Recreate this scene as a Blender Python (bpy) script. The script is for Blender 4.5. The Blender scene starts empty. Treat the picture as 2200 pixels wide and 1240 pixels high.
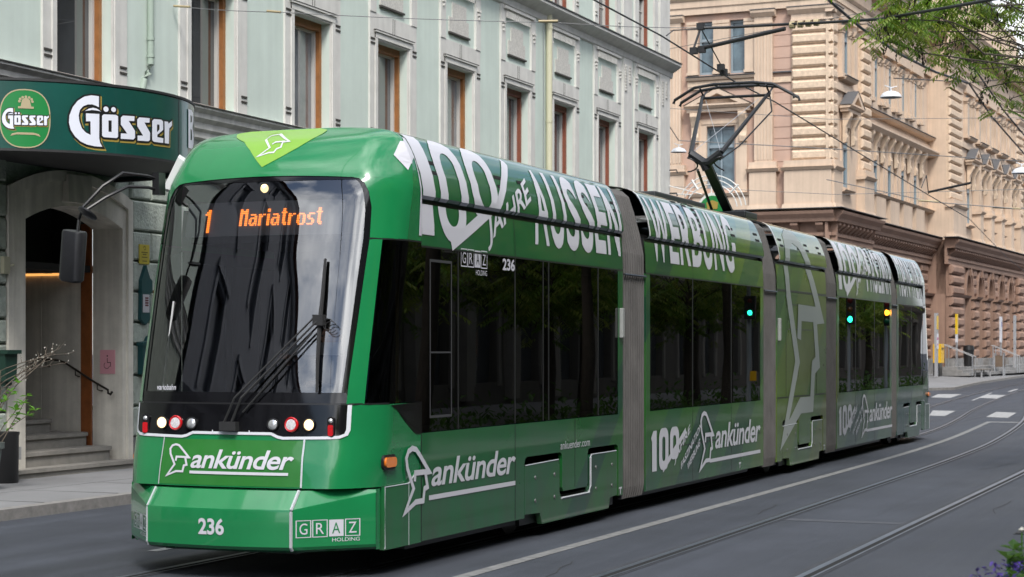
import bpy, bmesh, math, random
from mathutils import Vector, Matrix, noise
from mathutils.geometry import tessellate_polygon
random.seed(7)
scene = bpy.context.scene
COL = scene.collection

# ------------------------------------------------------------------ camera
cam_data = bpy.data.cameras.new('camera')
cam = bpy.data.objects.new('camera', cam_data); COL.objects.link(cam)
cam.location = (0, 0, 1.8)
cam.rotation_euler = (math.radians(90), 0, math.radians(21.934 - 90))
cam_data.sensor_width = 36.0
cam_data.lens = 36.0 * 4100 / 2200
cam_data.shift_y = 132 / 2200
cam_data.clip_start = 0.1; cam_data.clip_end = 3000
cam_data.dof.use_dof = True; cam_data.dof.focus_distance = 18.0; cam_data.dof.aperture_fstop = 6.3
scene.camera = cam

# ------------------------------------------------------------------ sky, sun, exposure
SUN_EL, SUN_AZ = math.radians(50), math.radians(212)        # azimuth counted from +X, towards +Y
sun_vec = Vector((math.cos(SUN_EL) * math.cos(SUN_AZ), math.cos(SUN_EL) * math.sin(SUN_AZ), math.sin(SUN_EL)))
world = bpy.data.worlds.new('World'); scene.world = world; world.use_nodes = True
wn = world.node_tree; wn.nodes.clear()
w_out = wn.nodes.new('ShaderNodeOutputWorld'); w_bg = wn.nodes.new('ShaderNodeBackground')
w_sky = wn.nodes.new('ShaderNodeTexSky'); w_sky.sky_type = 'NISHITA'; w_sky.sun_disc = False
w_sky.sun_elevation = SUN_EL; w_sky.sun_rotation = math.atan2(sun_vec.x, sun_vec.y)
w_tc = wn.nodes.new('ShaderNodeTexCoord'); w_map = wn.nodes.new('ShaderNodeMapping'); w_map.inputs['Scale'].default_value = (1, 1, 2.2)
w_map.inputs['Location'].default_value = (3.1, 1.4, 0.3)
w_noise = wn.nodes.new('ShaderNodeTexNoise'); w_noise.inputs['Scale'].default_value = 2.3; w_noise.inputs['Detail'].default_value = 9; w_noise.inputs['Roughness'].default_value = .55
w_ramp = wn.nodes.new('ShaderNodeValToRGB'); w_ramp.color_ramp.elements[0].position = .40; w_ramp.color_ramp.elements[1].position = .56
w_n2 = wn.nodes.new('ShaderNodeTexNoise'); w_n2.inputs['Scale'].default_value = 5.0; w_n2.inputs['Detail'].default_value = 6
w_cl = wn.nodes.new('ShaderNodeValToRGB')
w_cl.color_ramp.elements[0].color = (6.0, 6.3, 6.9, 1); w_cl.color_ramp.elements[1].color = (13.5, 13.6, 13.8, 1)
w_cl.color_ramp.elements[0].position = .35; w_cl.color_ramp.elements[1].position = .65
w_mix = wn.nodes.new('ShaderNodeMix'); w_mix.data_type = 'RGBA'
L = wn.links.new
L(w_tc.outputs['Generated'], w_map.inputs['Vector']); L(w_map.outputs['Vector'], w_noise.inputs['Vector']); L(w_map.outputs['Vector'], w_n2.inputs['Vector'])
L(w_noise.outputs['Fac'], w_ramp.inputs['Fac']); L(w_n2.outputs['Fac'], w_cl.inputs['Fac'])
L(w_ramp.outputs['Color'], w_mix.inputs['Factor']); L(w_sky.outputs['Color'], w_mix.inputs[6]); L(w_cl.outputs['Color'], w_mix.inputs[7])
# clouds glow more strongly around the veiled sun
w_dot = wn.nodes.new('ShaderNodeVectorMath'); w_dot.operation = 'DOT_PRODUCT'; w_dot.inputs[1].default_value = sun_vec
L(w_tc.outputs['Generated'], w_dot.inputs[0])
w_gl = wn.nodes.new('ShaderNodeMapRange'); w_gl.inputs[1].default_value = .45; w_gl.inputs[2].default_value = 1.0; w_gl.inputs[3].default_value = .8; w_gl.inputs[4].default_value = 2.0
L(w_dot.outputs['Value'], w_gl.inputs[0])
w_mul = wn.nodes.new('ShaderNodeVectorMath'); w_mul.operation = 'SCALE'; L(w_cl.outputs['Color'], w_mul.inputs[0]); L(w_gl.outputs[0], w_mul.inputs['Scale']); L(w_mul.outputs[0], w_mix.inputs[7])
L(w_mix.outputs[2], w_bg.inputs['Color']); w_bg.inputs['Strength'].default_value = 0.10
L(w_bg.outputs['Background'], w_out.inputs['Surface'])
sun_data = bpy.data.lights.new('sun', 'SUN'); sun_data.energy = 2.0; sun_data.angle = math.radians(14); sun_data.color = (1, .96, .9)
sun = bpy.data.objects.new('sun', sun_data); COL.objects.link(sun)
sun.rotation_euler = (-sun_vec).to_track_quat('-Z', 'Y').to_euler()
vs = scene.view_settings
vs.view_transform = 'Standard'; vs.look = 'None'; vs.gamma = 1.0; vs.use_curve_mapping = False
vs.exposure = 0.74
scene.cycles.max_bounces = 8; scene.cycles.transparent_max_bounces = 16; scene.cycles.caustics_reflective = False; scene.cycles.caustics_refractive = False
scene.cycles.sample_clamp_indirect = 6.0
try: scene.cycles.use_denoising = True
except Exception: pass

# ------------------------------------------------------------------ materials
MATS = {}
def mat(name, col, rough=.7, var=.0, scale=2.0, bump=.0, bscale=30., metal=.0, spec=.5, streak=0., coat=0., emit=None, estr=0., aniso=1.):
    if name in MATS: return MATS[name]
    m = bpy.data.materials.new(name); m.use_nodes = True
    nt = m.node_tree; b = nt.nodes['Principled BSDF']
    b.inputs['Base Color'].default_value = (*col, 1); b.inputs['Roughness'].default_value = rough
    b.inputs['Metallic'].default_value = metal; b.inputs['Specular IOR Level'].default_value = spec
    b.inputs['Coat Weight'].default_value = coat; b.inputs['Coat Roughness'].default_value = .04
    tc = nt.nodes.new('ShaderNodeTexCoord')
    if var > 0:
        n = nt.nodes.new('ShaderNodeTexNoise'); n.inputs['Scale'].default_value = scale; n.inputs['Detail'].default_value = 8; n.inputs['Roughness'].default_value = .65
        nt.links.new(tc.outputs['Object'], n.inputs['Vector'])
        r = nt.nodes.new('ShaderNodeValToRGB'); e = r.color_ramp.elements
        e[0].position = .28; e[1].position = .72
        e[0].color = (*[c * (1 - var) for c in col], 1); e[1].color = (*[min(1, c * (1 + var)) for c in col], 1)
        nt.links.new(n.outputs['Fac'], r.inputs['Fac'])
        last = r.outputs['Color']
        if streak > 0:
            mp = nt.nodes.new('ShaderNodeMapping'); mp.inputs['Scale'].default_value = (6, 6, .35)
            n3 = nt.nodes.new('ShaderNodeTexNoise'); n3.inputs['Scale'].default_value = 1.0; n3.inputs['Detail'].default_value = 6
            nt.links.new(tc.outputs['Object'], mp.inputs['Vector']); nt.links.new(mp.outputs['Vector'], n3.inputs['Vector'])
            mr = nt.nodes.new('ShaderNodeMapRange'); mr.inputs[1].default_value = .35; mr.inputs[2].default_value = .7
            mr.inputs[3].default_value = 1 - streak; mr.inputs[4].default_value = 1.0
            nt.links.new(n3.outputs['Fac'], mr.inputs[0])
            mx = nt.nodes.new('ShaderNodeMix'); mx.data_type = 'RGBA'; mx.blend_type = 'MULTIPLY'; mx.inputs['Factor'].default_value = 1
            nt.links.new(last, mx.inputs[6]); nt.links.new(mr.outputs[0], mx.inputs[7]); last = mx.outputs[2]
        nt.links.new(last, b.inputs['Base Color'])
    if bump > 0:
        n2 = nt.nodes.new('ShaderNodeTexNoise'); n2.inputs['Scale'].default_value = bscale; n2.inputs['Detail'].default_value = 5
        nt.links.new(tc.outputs['Object'], n2.inputs['Vector'])
        bp = nt.nodes.new('ShaderNodeBump'); bp.inputs['Strength'].default_value = bump; bp.inputs['Distance'].default_value = .02
        nt.links.new(n2.outputs['Fac'], bp.inputs['Height']); nt.links.new(bp.outputs['Normal'], b.inputs['Normal'])
    if emit:
        b.inputs['Emission Color'].default_value = (*emit, 1); b.inputs['Emission Strength'].default_value = estr
    MATS[name] = m
    return m

def glass(name, tint, ior=1.6, rough=.0, wav=0.0, refl=(1, 1, 1)):
    if name in MATS: return MATS[name]
    m = bpy.data.materials.new(name); m.use_nodes = True; nt = m.node_tree; nt.nodes.clear()
    o = nt.nodes.new('ShaderNodeOutputMaterial'); mx = nt.nodes.new('ShaderNodeMixShader'); fr = nt.nodes.new('ShaderNodeFresnel')
    tr = nt.nodes.new('ShaderNodeBsdfTransparent'); gl = nt.nodes.new('ShaderNodeBsdfGlossy')
    fr.inputs['IOR'].default_value = ior; tr.inputs['Color'].default_value = (*tint, 1); gl.inputs['Roughness'].default_value = rough
    gl.inputs['Color'].default_value = (*refl, 1)
    if wav > 0:
        tc = nt.nodes.new('ShaderNodeTexCoord'); n = nt.nodes.new('ShaderNodeTexNoise'); n.inputs['Scale'].default_value = 1.1; n.inputs['Detail'].default_value = 1
        bp = nt.nodes.new('ShaderNodeBump'); bp.inputs['Strength'].default_value = wav; bp.inputs['Distance'].default_value = .02
        nt.links.new(tc.outputs['Object'], n.inputs['Vector']); nt.links.new(n.outputs['Fac'], bp.inputs['Height'])
        nt.links.new(bp.outputs['Normal'], gl.inputs['Normal']); nt.links.new(bp.outputs['Normal'], fr.inputs['Normal'])
    nt.links.new(fr.outputs[0], mx.inputs[0]); nt.links.new(tr.outputs[0], mx.inputs[1]); nt.links.new(gl.outputs[0], mx.inputs[2])
    nt.links.new(mx.outputs[0], o.inputs['Surface'])
    MATS[name] = m
    return m

def leafmat(name, col):
    m = mat(name, col, .5, var=.35, scale=6); nt = m.node_tree; b = nt.nodes['Principled BSDF']; o = nt.nodes['Material Output']
    t = nt.nodes.new('ShaderNodeBsdfTranslucent'); t.inputs['Color'].default_value = (min(1, col[0] * 2.2), min(1, col[1] * 1.9), col[2] * 1.2, 1)
    x = nt.nodes.new('ShaderNodeMixShader'); x.inputs[0].default_value = .42
    nt.links.new(b.outputs[0], x.inputs[1]); nt.links.new(t.outputs[0], x.inputs[2]); nt.links.new(x.outputs[0], o.inputs['Surface'])
    return m

# ------------------------------------------------------------------ mesh builder
class MB:
    def __init__(s, T=None): s.v = []; s.f = []; s.T = T
    def add(s, p):
        s.v.append(tuple(s.T(*p)) if s.T else tuple(p)); return len(s.v) - 1
    def face(s, pts): s.f.append([s.add(p) for p in pts])
    def box(s, x0, x1, y0, y1, z0, z1, taper=0.0):
        t = taper
        i = [s.add(p) for p in ((x0, y0, z0), (x1, y0, z0), (x1, y1 , z0), (x0, y1, z0), (x0 + t, y0, z1), (x1 - t, y0, z1), (x1 - t, y1 - t, z1), (x0 + t, y1 - t, z1))]
        for q in ((0, 3, 2, 1), (4, 5, 6, 7), (0, 1, 5, 4), (1, 2, 6, 5), (2, 3, 7, 6), (3, 0, 4, 7)): s.f.append([i[k] for k in q])
    def bossage(s, x0, x1, y0, y1, z0, z1, c=.06):       # a rusticated block with chamfered face
        i = [s.add(p) for p in ((x0, y0, z0), (x1, y0, z0), (x1, y0, z1), (x0, y0, z1), (x0, y1 - c, z0), (x1, y1 - c, z0), (x1, y1 - c, z1), (x0, y1 - c, z1),
                                (x0 + c, y1, z0 + c), (x1 - c, y1, z0 + c), (x1 - c, y1, z1 - c), (x0 + c, y1, z1 - c))]
        for q in ((0, 1, 5, 4), (1, 2, 6, 5), (2, 3, 7, 6), (3, 0, 4, 7), (4, 5, 9, 8), (5, 6, 10, 9), (6, 7, 11, 10), (7, 4, 8, 11), (8, 9, 10, 11)): s.f.append([i[k] for k in q])
    def sweep(s, prof, x0, x1, closed=True):             # profile (y,z) swept along x
        a = [s.add((x0, y, z)) for y, z in prof]; b = [s.add((x1, y, z)) for y, z in prof]; n = len(prof)
        for k in range(n if closed else n - 1): s.f.append([a[k], a[(k + 1) % n], b[(k + 1) % n], b[k]])
        if closed: s.f.append(a[::-1]); s.f.append(b)
    def tube(s, pts, r, n=8, r2=None, cap=True):
        pts = [Vector(s.T(*p)) if s.T else Vector(p) for p in pts]; rings = []
        for k, p in enumerate(pts):
            d = (pts[min(k + 1, len(pts) - 1)] - pts[max(k - 1, 0)])
            d = d.normalized() if d.length > 1e-9 else Vector((0, 0, 1))
            up = Vector((0, 0, 1)) if abs(d.z) < .9 else Vector((1, 0, 0))
            a = d.cross(up).normalized(); b = d.cross(a)
            rr = r if r2 is None else r + (r2 - r) * k / max(1, len(pts) - 1)
            ring = []
            for j in range(n):
                q = p + a * (rr * math.cos(2 * math.pi * j / n)) + b * (rr * math.sin(2 * math.pi * j / n))
                s.v.append(tuple(q)); ring.append(len(s.v) - 1)
            rings.append(ring)
        for r0, r1 in zip(rings, rings[1:]):
            for j in range(n): s.f.append([r0[j], r0[(j + 1) % n], r1[(j + 1) % n], r1[j]])
        if cap: s.f.append(rings[0][::-1]); s.f.append(rings[-1])
    def lathe(s, prof, c, n=20, axis=(0, 0, 1)):          # profile (r, h) about an axis through c
        ax = Vector(axis).normalized(); u = ax.orthogonal().normalized(); w = ax.cross(u); c = Vector(c); rings = []
        for r, h in prof:
            ring = []
            for j in range(n):
                t = 2 * math.pi * j / n
                q = c + ax * h + u * (r * math.cos(t)) + w * (r * math.sin(t)); s.v.append(tuple(q)); ring.append(len(s.v) - 1)
            rings.append(ring)
        for r0, r1 in zip(rings, rings[1:]):
            for j in range(n): s.f.append([r0[j], r0[(j + 1) % n], r1[(j + 1) % n], r1[j]])
        if prof[0][0] > 1e-4: s.f.append(rings[0][::-1])
        if prof[-1][0] > 1e-4: s.f.append(rings[-1])
    def grid(s, fn, us, vs):
        idx = [[s.add(fn(u, v)) for v in vs] for u in us]
        for i in range(len(us) - 1):
            for j in range(len(vs) - 1): s.f.append([idx[i][j], idx[i + 1][j], idx[i + 1][j + 1], idx[i][j + 1]])
    def plate(s, loops, fn, t=0.0):                       # filled polygon (first loop outer, others holes) mapped by fn(a, b, depth)
        tri = tessellate_polygon([[Vector((a, b, 0)) for a, b in lp] for lp in loops])
        flat = [p for lp in loops for p in lp]
        f = [s.add(fn(a, b, 0.0)) for a, b in flat]
        for q in tri: s.f.append([f[k] for k in q])
        if t:
            g = [s.add(fn(a, b, t)) for a, b in flat]; o = 0
            for q in tri: s.f.append([g[k] for k in q][::-1])
            for lp in loops:
                n = len(lp)
                for k in range(n): s.f.append([f[o + k], f[o + (k + 1) % n], g[o + (k + 1) % n], g[o + k]])
                o += n
    def decal(s, verts, faces, fn, cuts=None):            # flat 2-D mesh, cut along given lines and laid on a curved surface
        bm = bmesh.new(); vv = [bm.verts.new((a, b, 0)) for a, b in verts]
        for q in faces:
            try: bm.faces.new([vv[k] for k in q])
            except ValueError: pass
        for ax, vals in (cuts or ()):
            no = (1, 0, 0) if ax == 0 else (0, 1, 0)
            for val in vals:
                co = (val, 0, 0) if ax == 0 else (0, val, 0)
                bmesh.ops.bisect_plane(bm, geom=bm.verts[:] + bm.edges[:] + bm.faces[:], plane_co=co, plane_no=no, dist=1e-5)
        bm.verts.index_update(); o = len(s.v); keep = {}
        for q in bm.faces:
            pts = [fn(w.co.x, w.co.y) for w in q.verts]
            c = q.calc_center_median()
            if fn(c.x, c.y) is None or any(p is None for p in pts): continue
            s.face(pts)
        bm.free()
    def pieces(s):                                        # far-apart pieces of the geometry: each becomes an object of its own
        n = len(s.v); par = list(range(n))
        def find(a):
            while par[a] != a: par[a] = par[par[a]]; a = par[a]
            return a
        key = {}
        for i, p in enumerate(s.v):
            k = (round(p[0], 4), round(p[1], 4), round(p[2], 4))
            if k in key: par[find(i)] = find(key[k])
            else: key[k] = i
        for f in s.f:
            for i in f[1:]: par[find(i)] = find(f[0])
        box = {}
        for i, p in enumerate(s.v):
            b = box.setdefault(find(i), [list(p), list(p)])
            for q in range(3): b[0][q] = min(b[0][q], p[q]); b[1][q] = max(b[1][q], p[q])
        R = list(box)
        if len(R) == 1 or len(R) > 400: return [s]
        size = {r: max(box[r][1][q] - box[r][0][q] for q in range(3)) for r in R}; grp = {r: r for r in R}
        def g(a):
            while grp[a] != a: grp[a] = grp[grp[a]]; a = grp[a]
            return a
        for i, a in enumerate(R):
            for b in R[i + 1:]:
                d = math.sqrt(sum(max(0, box[a][0][q] - box[b][1][q], box[b][0][q] - box[a][1][q]) ** 2 for q in range(3)))
                if d <= max(.02, .5 * max(size[a], size[b])) * .999: grp[g(a)] = g(b)
        out = {}
        for f in s.f:
            o = out.setdefault(g(find(f[0])), (MB(), {})); mb, mp = o; nf = []
            for i in f:
                if i not in mp: mp[i] = len(mb.v); mb.v.append(s.v[i])
                nf.append(mp[i])
            mb.f.append(nf)
        return [o[0] for o in out.values()]
    def build(s, name, m, parent=None, smooth=None, bevel=0.0, split=True):
        if split and parent is not None:
            P = s.pieces()
            if len(P) > 1: return [q.build(name, m, parent, smooth, bevel, False) for q in P][0]
        me = bpy.data.meshes.new(name); off = wloc(parent)
        me.from_pydata([(x - off[0], y - off[1], z - off[2]) for x, y, z in s.v], [], s.f); me.update()
        bm = bmesh.new(); bm.from_mesh(me); bmesh.ops.remove_doubles(bm, verts=bm.verts[:], dist=1e-5)
        bmesh.ops.recalc_face_normals(bm, faces=bm.faces[:])
        if bevel:
            es = [e for e in bm.edges if len(e.link_faces) == 2 and e.calc_face_angle(0) > .6]
            bmesh.ops.bevel(bm, geom=es, offset=bevel, segments=2, profile=.6, affect='EDGES')
        bm.to_mesh(me); bm.free()
        me.materials.append(m)
        if smooth is not None:
            me.shade_smooth(); me.set_sharp_from_angle(angle=math.radians(smooth))
        o = bpy.data.objects.new(name, me); COL.objects.link(o)
        if parent: o.parent = parent
        return o

WL = {}
def wloc(p):
    if p is None: return (0, 0, 0)
    x = y = z = 0.0
    while p is not None:
        x += p.location.x; y += p.location.y; z += p.location.z; p = p.parent
    return (x, y, z)
def tag(o, label=None, cat=None, group=None, kind=None):
    if label: o['label'] = label
    if cat: o['category'] = cat
    if group: o['group'] = group
    if kind: o['kind'] = kind
    return o
def thing(name, label, cat, loc=(0, 0, 0), group=None):
    o = bpy.data.objects.new(name, None); COL.objects.link(o); o.location = loc; o.empty_display_size = .2
    return tag(o, label, cat, group)
def copy_tree(o, delta, parent=None):
    c = o.copy(); COL.objects.link(c); c.parent = parent
    if parent is None: c.location = o.location + Vector(delta)
    for ch in [k for k in CH(o)]: copy_tree(ch, delta, c)
    return c
def CH(o): return [k for k in list(bpy.data.objects) if k.parent == o]

def text2d(body, bold=0.0, shear=0.0, space=1.0):
    c = bpy.data.curves.new('txt', 'FONT'); c.body = body; c.size = 1.0; c.offset = bold; c.shear = shear; c.space_character = space; c.resolution_u = 5
    o = bpy.data.objects.new('txt', c); COL.objects.link(o)
    dg = bpy.context.evaluated_depsgraph_get(); dg.update()
    me = bpy.data.meshes.new_from_object(o.evaluated_get(dg))
    v = [(p.co.x, p.co.y) for p in me.vertices]; f = [list(q.vertices) for q in me.polygons]
    bpy.data.objects.remove(o); bpy.data.curves.remove(c); bpy.data.meshes.remove(me)
    return v, f
def fit(vf, x0, x1, z0, z1, shear=0.0):
    v, f = vf
    ax = min(p[0] for p in v); bx = max(p[0] for p in v); ay = min(p[1] for p in v); by = max(p[1] for p in v)
    sx = (x1 - x0) / (bx - ax); sz = (z1 - z0) / (by - ay)
    return [(x0 + (p[0] - ax) * sx, z0 + (p[1] - ay) * sz) for p in v], f
def stroke(pts, w, closed=False):                          # polyline -> mitred ribbon (verts, faces)
    n = len(pts); P = [Vector(p) for p in pts]; v = []; f = []
    for k in range(n):
        a = P[k] - P[k - 1] if (k > 0 or closed) else P[1] - P[0]
        b = P[(k + 1) % n] - P[k] if (k < n - 1 or closed) else P[-1] - P[-2]
        a.normalize(); b.normalize(); na = Vector((-a.y, a.x)); nb = Vector((-b.y, b.x)); m = na + nb
        m = m.normalized() if m.length > 1e-6 else na
        q = w / 2 / max(.35, m.dot(na)); v.append(tuple(P[k] + m * q)); v.append(tuple(P[k] - m * q))
    for k in range(n if closed else n - 1):
        i = 2 * k; j = 2 * ((k + 1) % n); f.append([i, i + 1, j + 1, j])
    return v, f
def fill2d(loops):
    flat = [p for lp in loops for p in lp]
    return flat, [list(q) for q in tessellate_polygon([[Vector((a, b, 0)) for a, b in lp] for lp in loops])]
def rrect(x0, x1, z0, z1, r, n=5):
    out = []
    for cx, cz, a0 in ((x1 - r, z1 - r, 0), (x0 + r, z1 - r, 90), (x0 + r, z0 + r, 180), (x1 - r, z0 + r, 270)):
        for k in range(n + 1):
            t = math.radians(a0 + 90 * k / n); out.append((cx + r * math.cos(t), cz + r * math.sin(t)))
    return out
def rng(a, b, n): return [a + (b - a) * k / n for k in range(n + 1)]

WHITE = lambda: mat('white_vinyl', (.55, .55, .60), .35)
BLACK = lambda: mat('black_trim', (.012, .012, .013), .35)
RUBBER = lambda: mat('dark_rubber', (.02, .02, .021), .6, var=.2)
STEEL = lambda: mat('steel', (.55, .56, .58), .35, metal=.8)
# ------------------------------------------------------------------ the tram
CABROWS=[(.71,13.17,1.13),(.9,13.20,1.145),(1.10,13.25,1.15),(1.37,13.29,1.15),(1.7,13.365,1.15),(2.0,13.44,1.15),(2.4,13.54,1.15),(2.7,13.62,1.15),(3.05,13.71,1.15),(3.13,13.735,1.15),(3.22,13.77,1.135),(3.32,13.83,1.108),(3.42,13.92,1.072),(3.50,14.01,1.032),(3.555,14.09,.995),(3.592,14.165,.95),(3.618,14.235,.90),(3.64,14.29,.82),(3.655,14.325,.72),(3.666,14.345,.58),(3.674,14.36,.40),(3.68,14.375,.02)]
def crom(z,col):
    R=CABROWS
    if z<=R[0][0]: return R[0][col]
    if z>=R[-1][0]: return R[-1][col]
    for i in range(len(R)-1):
        if R[i][0]<=z<=R[i+1][0]:
            a,b=R[i],R[i+1]; h=b[0]-a[0]; t=(z-a[0])/h
            pa=R[i-1] if i>0 else a; pb=R[i+2] if i+2<len(R) else b
            ma=(b[col]-pa[col])/max(1e-6,b[0]-pa[0]); mb=(pb[col]-a[col])/max(1e-6,pb[0]-a[0])
            t2=t*t;t3=t2*t
            return (2*t3-3*t2+1)*a[col]+(t3-2*t2+t)*h*ma+(-2*t3+3*t2)*b[col]+(t3-t2)*h*mb
def cab(p,z):
    Xc=crom(z,1);W=crom(z,2);a=abs(p);ta=min(1.,a)
    g=.13*(W*ta)**2+.30*(max(0.,ta-.74)/.26)**2.2
    X=Xc+g*max(0.,min(1.,(14.38-Xc)/.55))
    if a>1: X+=(14.38-X)*min(1.,a-1)
    return (X,7.75+(1 if p>0 else -1)*W*ta,z)
def wsw(z):  # half width of the windscreen at height z
    pts=[(1.37,.94),(1.46,.94),(2.0,.955),(2.7,.97),(2.95,.96),(3.08,.93),(3.15,.89),(3.19,.84),(3.20,.78)]
    for (a,wa),(b,wb) in zip(pts,pts[1:]):
        if a<=z<=b: return wa+(wb-wa)*(z-a)/(b-a)
    return .94 if z<1.4 else .78
def tram_paint(name, base, bands):
    if name in MATS: return MATS[name]
    m = mat(name, (.01, .2, .05), .28, coat=1.0); nt = m.node_tree; b = nt.nodes['Principled BSDF']
    tc = nt.nodes.new('ShaderNodeTexCoord'); sp = nt.nodes.new('ShaderNodeSeparateXYZ'); nt.links.new(tc.outputs['Object'], sp.inputs[0])
    def ramp(src, stops, mode):
        r = nt.nodes.new('ShaderNodeValToRGB'); r.color_ramp.interpolation = mode; e = r.color_ramp.elements
        while len(e) < len(stops): e.new(.5)
        for k, (p, c) in enumerate(stops): e[k].position = p; e[k].color = (*c, 1)
        nt.links.new(src, r.inputs['Fac']); return r.outputs['Color']
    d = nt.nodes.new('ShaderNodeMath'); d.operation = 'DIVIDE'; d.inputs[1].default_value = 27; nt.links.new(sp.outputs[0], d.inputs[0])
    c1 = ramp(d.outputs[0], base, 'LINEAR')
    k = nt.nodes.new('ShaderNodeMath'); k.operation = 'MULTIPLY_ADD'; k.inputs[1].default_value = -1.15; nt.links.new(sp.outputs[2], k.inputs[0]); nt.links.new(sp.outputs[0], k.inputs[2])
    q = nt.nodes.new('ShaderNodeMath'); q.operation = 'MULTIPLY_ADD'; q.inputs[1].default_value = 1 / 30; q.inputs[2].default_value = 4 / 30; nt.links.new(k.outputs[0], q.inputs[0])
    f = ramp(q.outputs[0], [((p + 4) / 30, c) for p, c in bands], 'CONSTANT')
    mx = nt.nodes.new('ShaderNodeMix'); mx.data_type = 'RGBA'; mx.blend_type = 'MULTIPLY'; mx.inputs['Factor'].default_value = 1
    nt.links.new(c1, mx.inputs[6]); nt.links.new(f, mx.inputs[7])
    # road film: soft grey mottling
    n = nt.nodes.new('ShaderNodeTexNoise'); n.inputs['Scale'].default_value = 1.6; n.inputs['Detail'].default_value = 8; nt.links.new(tc.outputs['Object'], n.inputs['Vector'])
    mr = nt.nodes.new('ShaderNodeMapRange'); mr.inputs[1].default_value = .45; mr.inputs[2].default_value = .8; mr.inputs[3].default_value = 0; mr.inputs[4].default_value = .22; nt.links.new(n.outputs['Fac'], mr.inputs[0])
    m2 = nt.nodes.new('ShaderNodeMix'); m2.data_type = 'RGBA'; m2.inputs[7].default_value = (.07, .085, .07, 1)
    nt.links.new(mr.outputs[0], m2.inputs['Factor']); nt.links.new(mx.outputs[2], m2.inputs[6]); nt.links.new(m2.outputs[2], b.inputs['Base Color'])
    # brake dust and road grime splashed up the skirts in ragged streaks
    mp = nt.nodes.new('ShaderNodeMapping'); mp.inputs['Scale'].default_value = (3.5, 3.5, .7); gn = nt.nodes.new('ShaderNodeTexNoise'); gn.inputs['Scale'].default_value = 1.0; gn.inputs['Detail'].default_value = 9; gn.inputs['Roughness'].default_value = .7
    nt.links.new(tc.outputs['Object'], mp.inputs['Vector']); nt.links.new(mp.outputs['Vector'], gn.inputs['Vector'])
    zz_ = nt.nodes.new('ShaderNodeMapRange'); zz_.inputs[1].default_value = .15; zz_.inputs[2].default_value = 1.0; zz_.inputs[3].default_value = .75; zz_.inputs[4].default_value = .08; nt.links.new(sp.outputs[2], zz_.inputs[0])
    g2 = nt.nodes.new('ShaderNodeMapRange'); g2.inputs[1].default_value = .42; g2.inputs[2].default_value = .72; nt.links.new(gn.outputs['Fac'], g2.inputs[0])
    gm = nt.nodes.new('ShaderNodeMath'); gm.operation = 'MULTIPLY'; nt.links.new(zz_.outputs[0], gm.inputs[0]); nt.links.new(g2.outputs[0], gm.inputs[1])
    m3 = nt.nodes.new('ShaderNodeMix'); m3.data_type = 'RGBA'; m3.inputs[7].default_value = (.045, .042, .034, 1); nt.links.new(gm.outputs[0], m3.inputs['Factor']); nt.links.new(m2.outputs[2], m3.inputs[6]); nt.links.new(m3.outputs[2], b.inputs['Base Color'])
    rr = nt.nodes.new('ShaderNodeMapRange'); rr.inputs[3].default_value = .2; rr.inputs[4].default_value = .42; nt.links.new(n.outputs['Fac'], rr.inputs[0]); nt.links.new(rr.outputs[0], b.inputs['Roughness'])
    return m
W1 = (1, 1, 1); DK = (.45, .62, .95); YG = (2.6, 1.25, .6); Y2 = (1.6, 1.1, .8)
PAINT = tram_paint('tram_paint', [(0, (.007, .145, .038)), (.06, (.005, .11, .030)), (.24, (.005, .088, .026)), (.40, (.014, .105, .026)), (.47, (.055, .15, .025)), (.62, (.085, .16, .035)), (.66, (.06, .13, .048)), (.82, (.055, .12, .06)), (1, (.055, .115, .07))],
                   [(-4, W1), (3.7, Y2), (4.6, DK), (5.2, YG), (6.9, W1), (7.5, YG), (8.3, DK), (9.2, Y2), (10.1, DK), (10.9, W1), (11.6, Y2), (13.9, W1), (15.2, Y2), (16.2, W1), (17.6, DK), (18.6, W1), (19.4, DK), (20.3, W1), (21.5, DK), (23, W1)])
GREEN = mat('green_front_paint', (.008, .18, .056), .22, var=.12, scale=1.2, coat=.8)
GREEN2 = mat('green_front_panel_paint', (.026, .165, .03), .22, var=.15, scale=1.0, coat=.8)
LIME = mat('lime_vinyl', (.20, .40, .045), .3, coat=.5)
SIDEGLASS = glass('tinted_side_glass', (.06, .065, .065), 1.36, .0, .03)
SCREEN = glass('windscreen_glass', (.70, .72, .73), 2.45, .0, 0)
BELL = mat('grey_bellows_rubber', (.085, .08, .077), .75, var=.25, scale=3)
GLOSSB = mat('gloss_black', (.005, .005, .006), .1, spec=.4, coat=.25)
tram = thing('tram', 'long green articulated tram covered in white advertising letters, number 236, running along the street', 'tram', (12.97, 7.75, 0))
YT = 7.75
def side(sg, o=1.15): return lambda X, z, d=0.0: (X, YT + sg * (o - d), z)
NEAR, FAR = -1, 1

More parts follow.
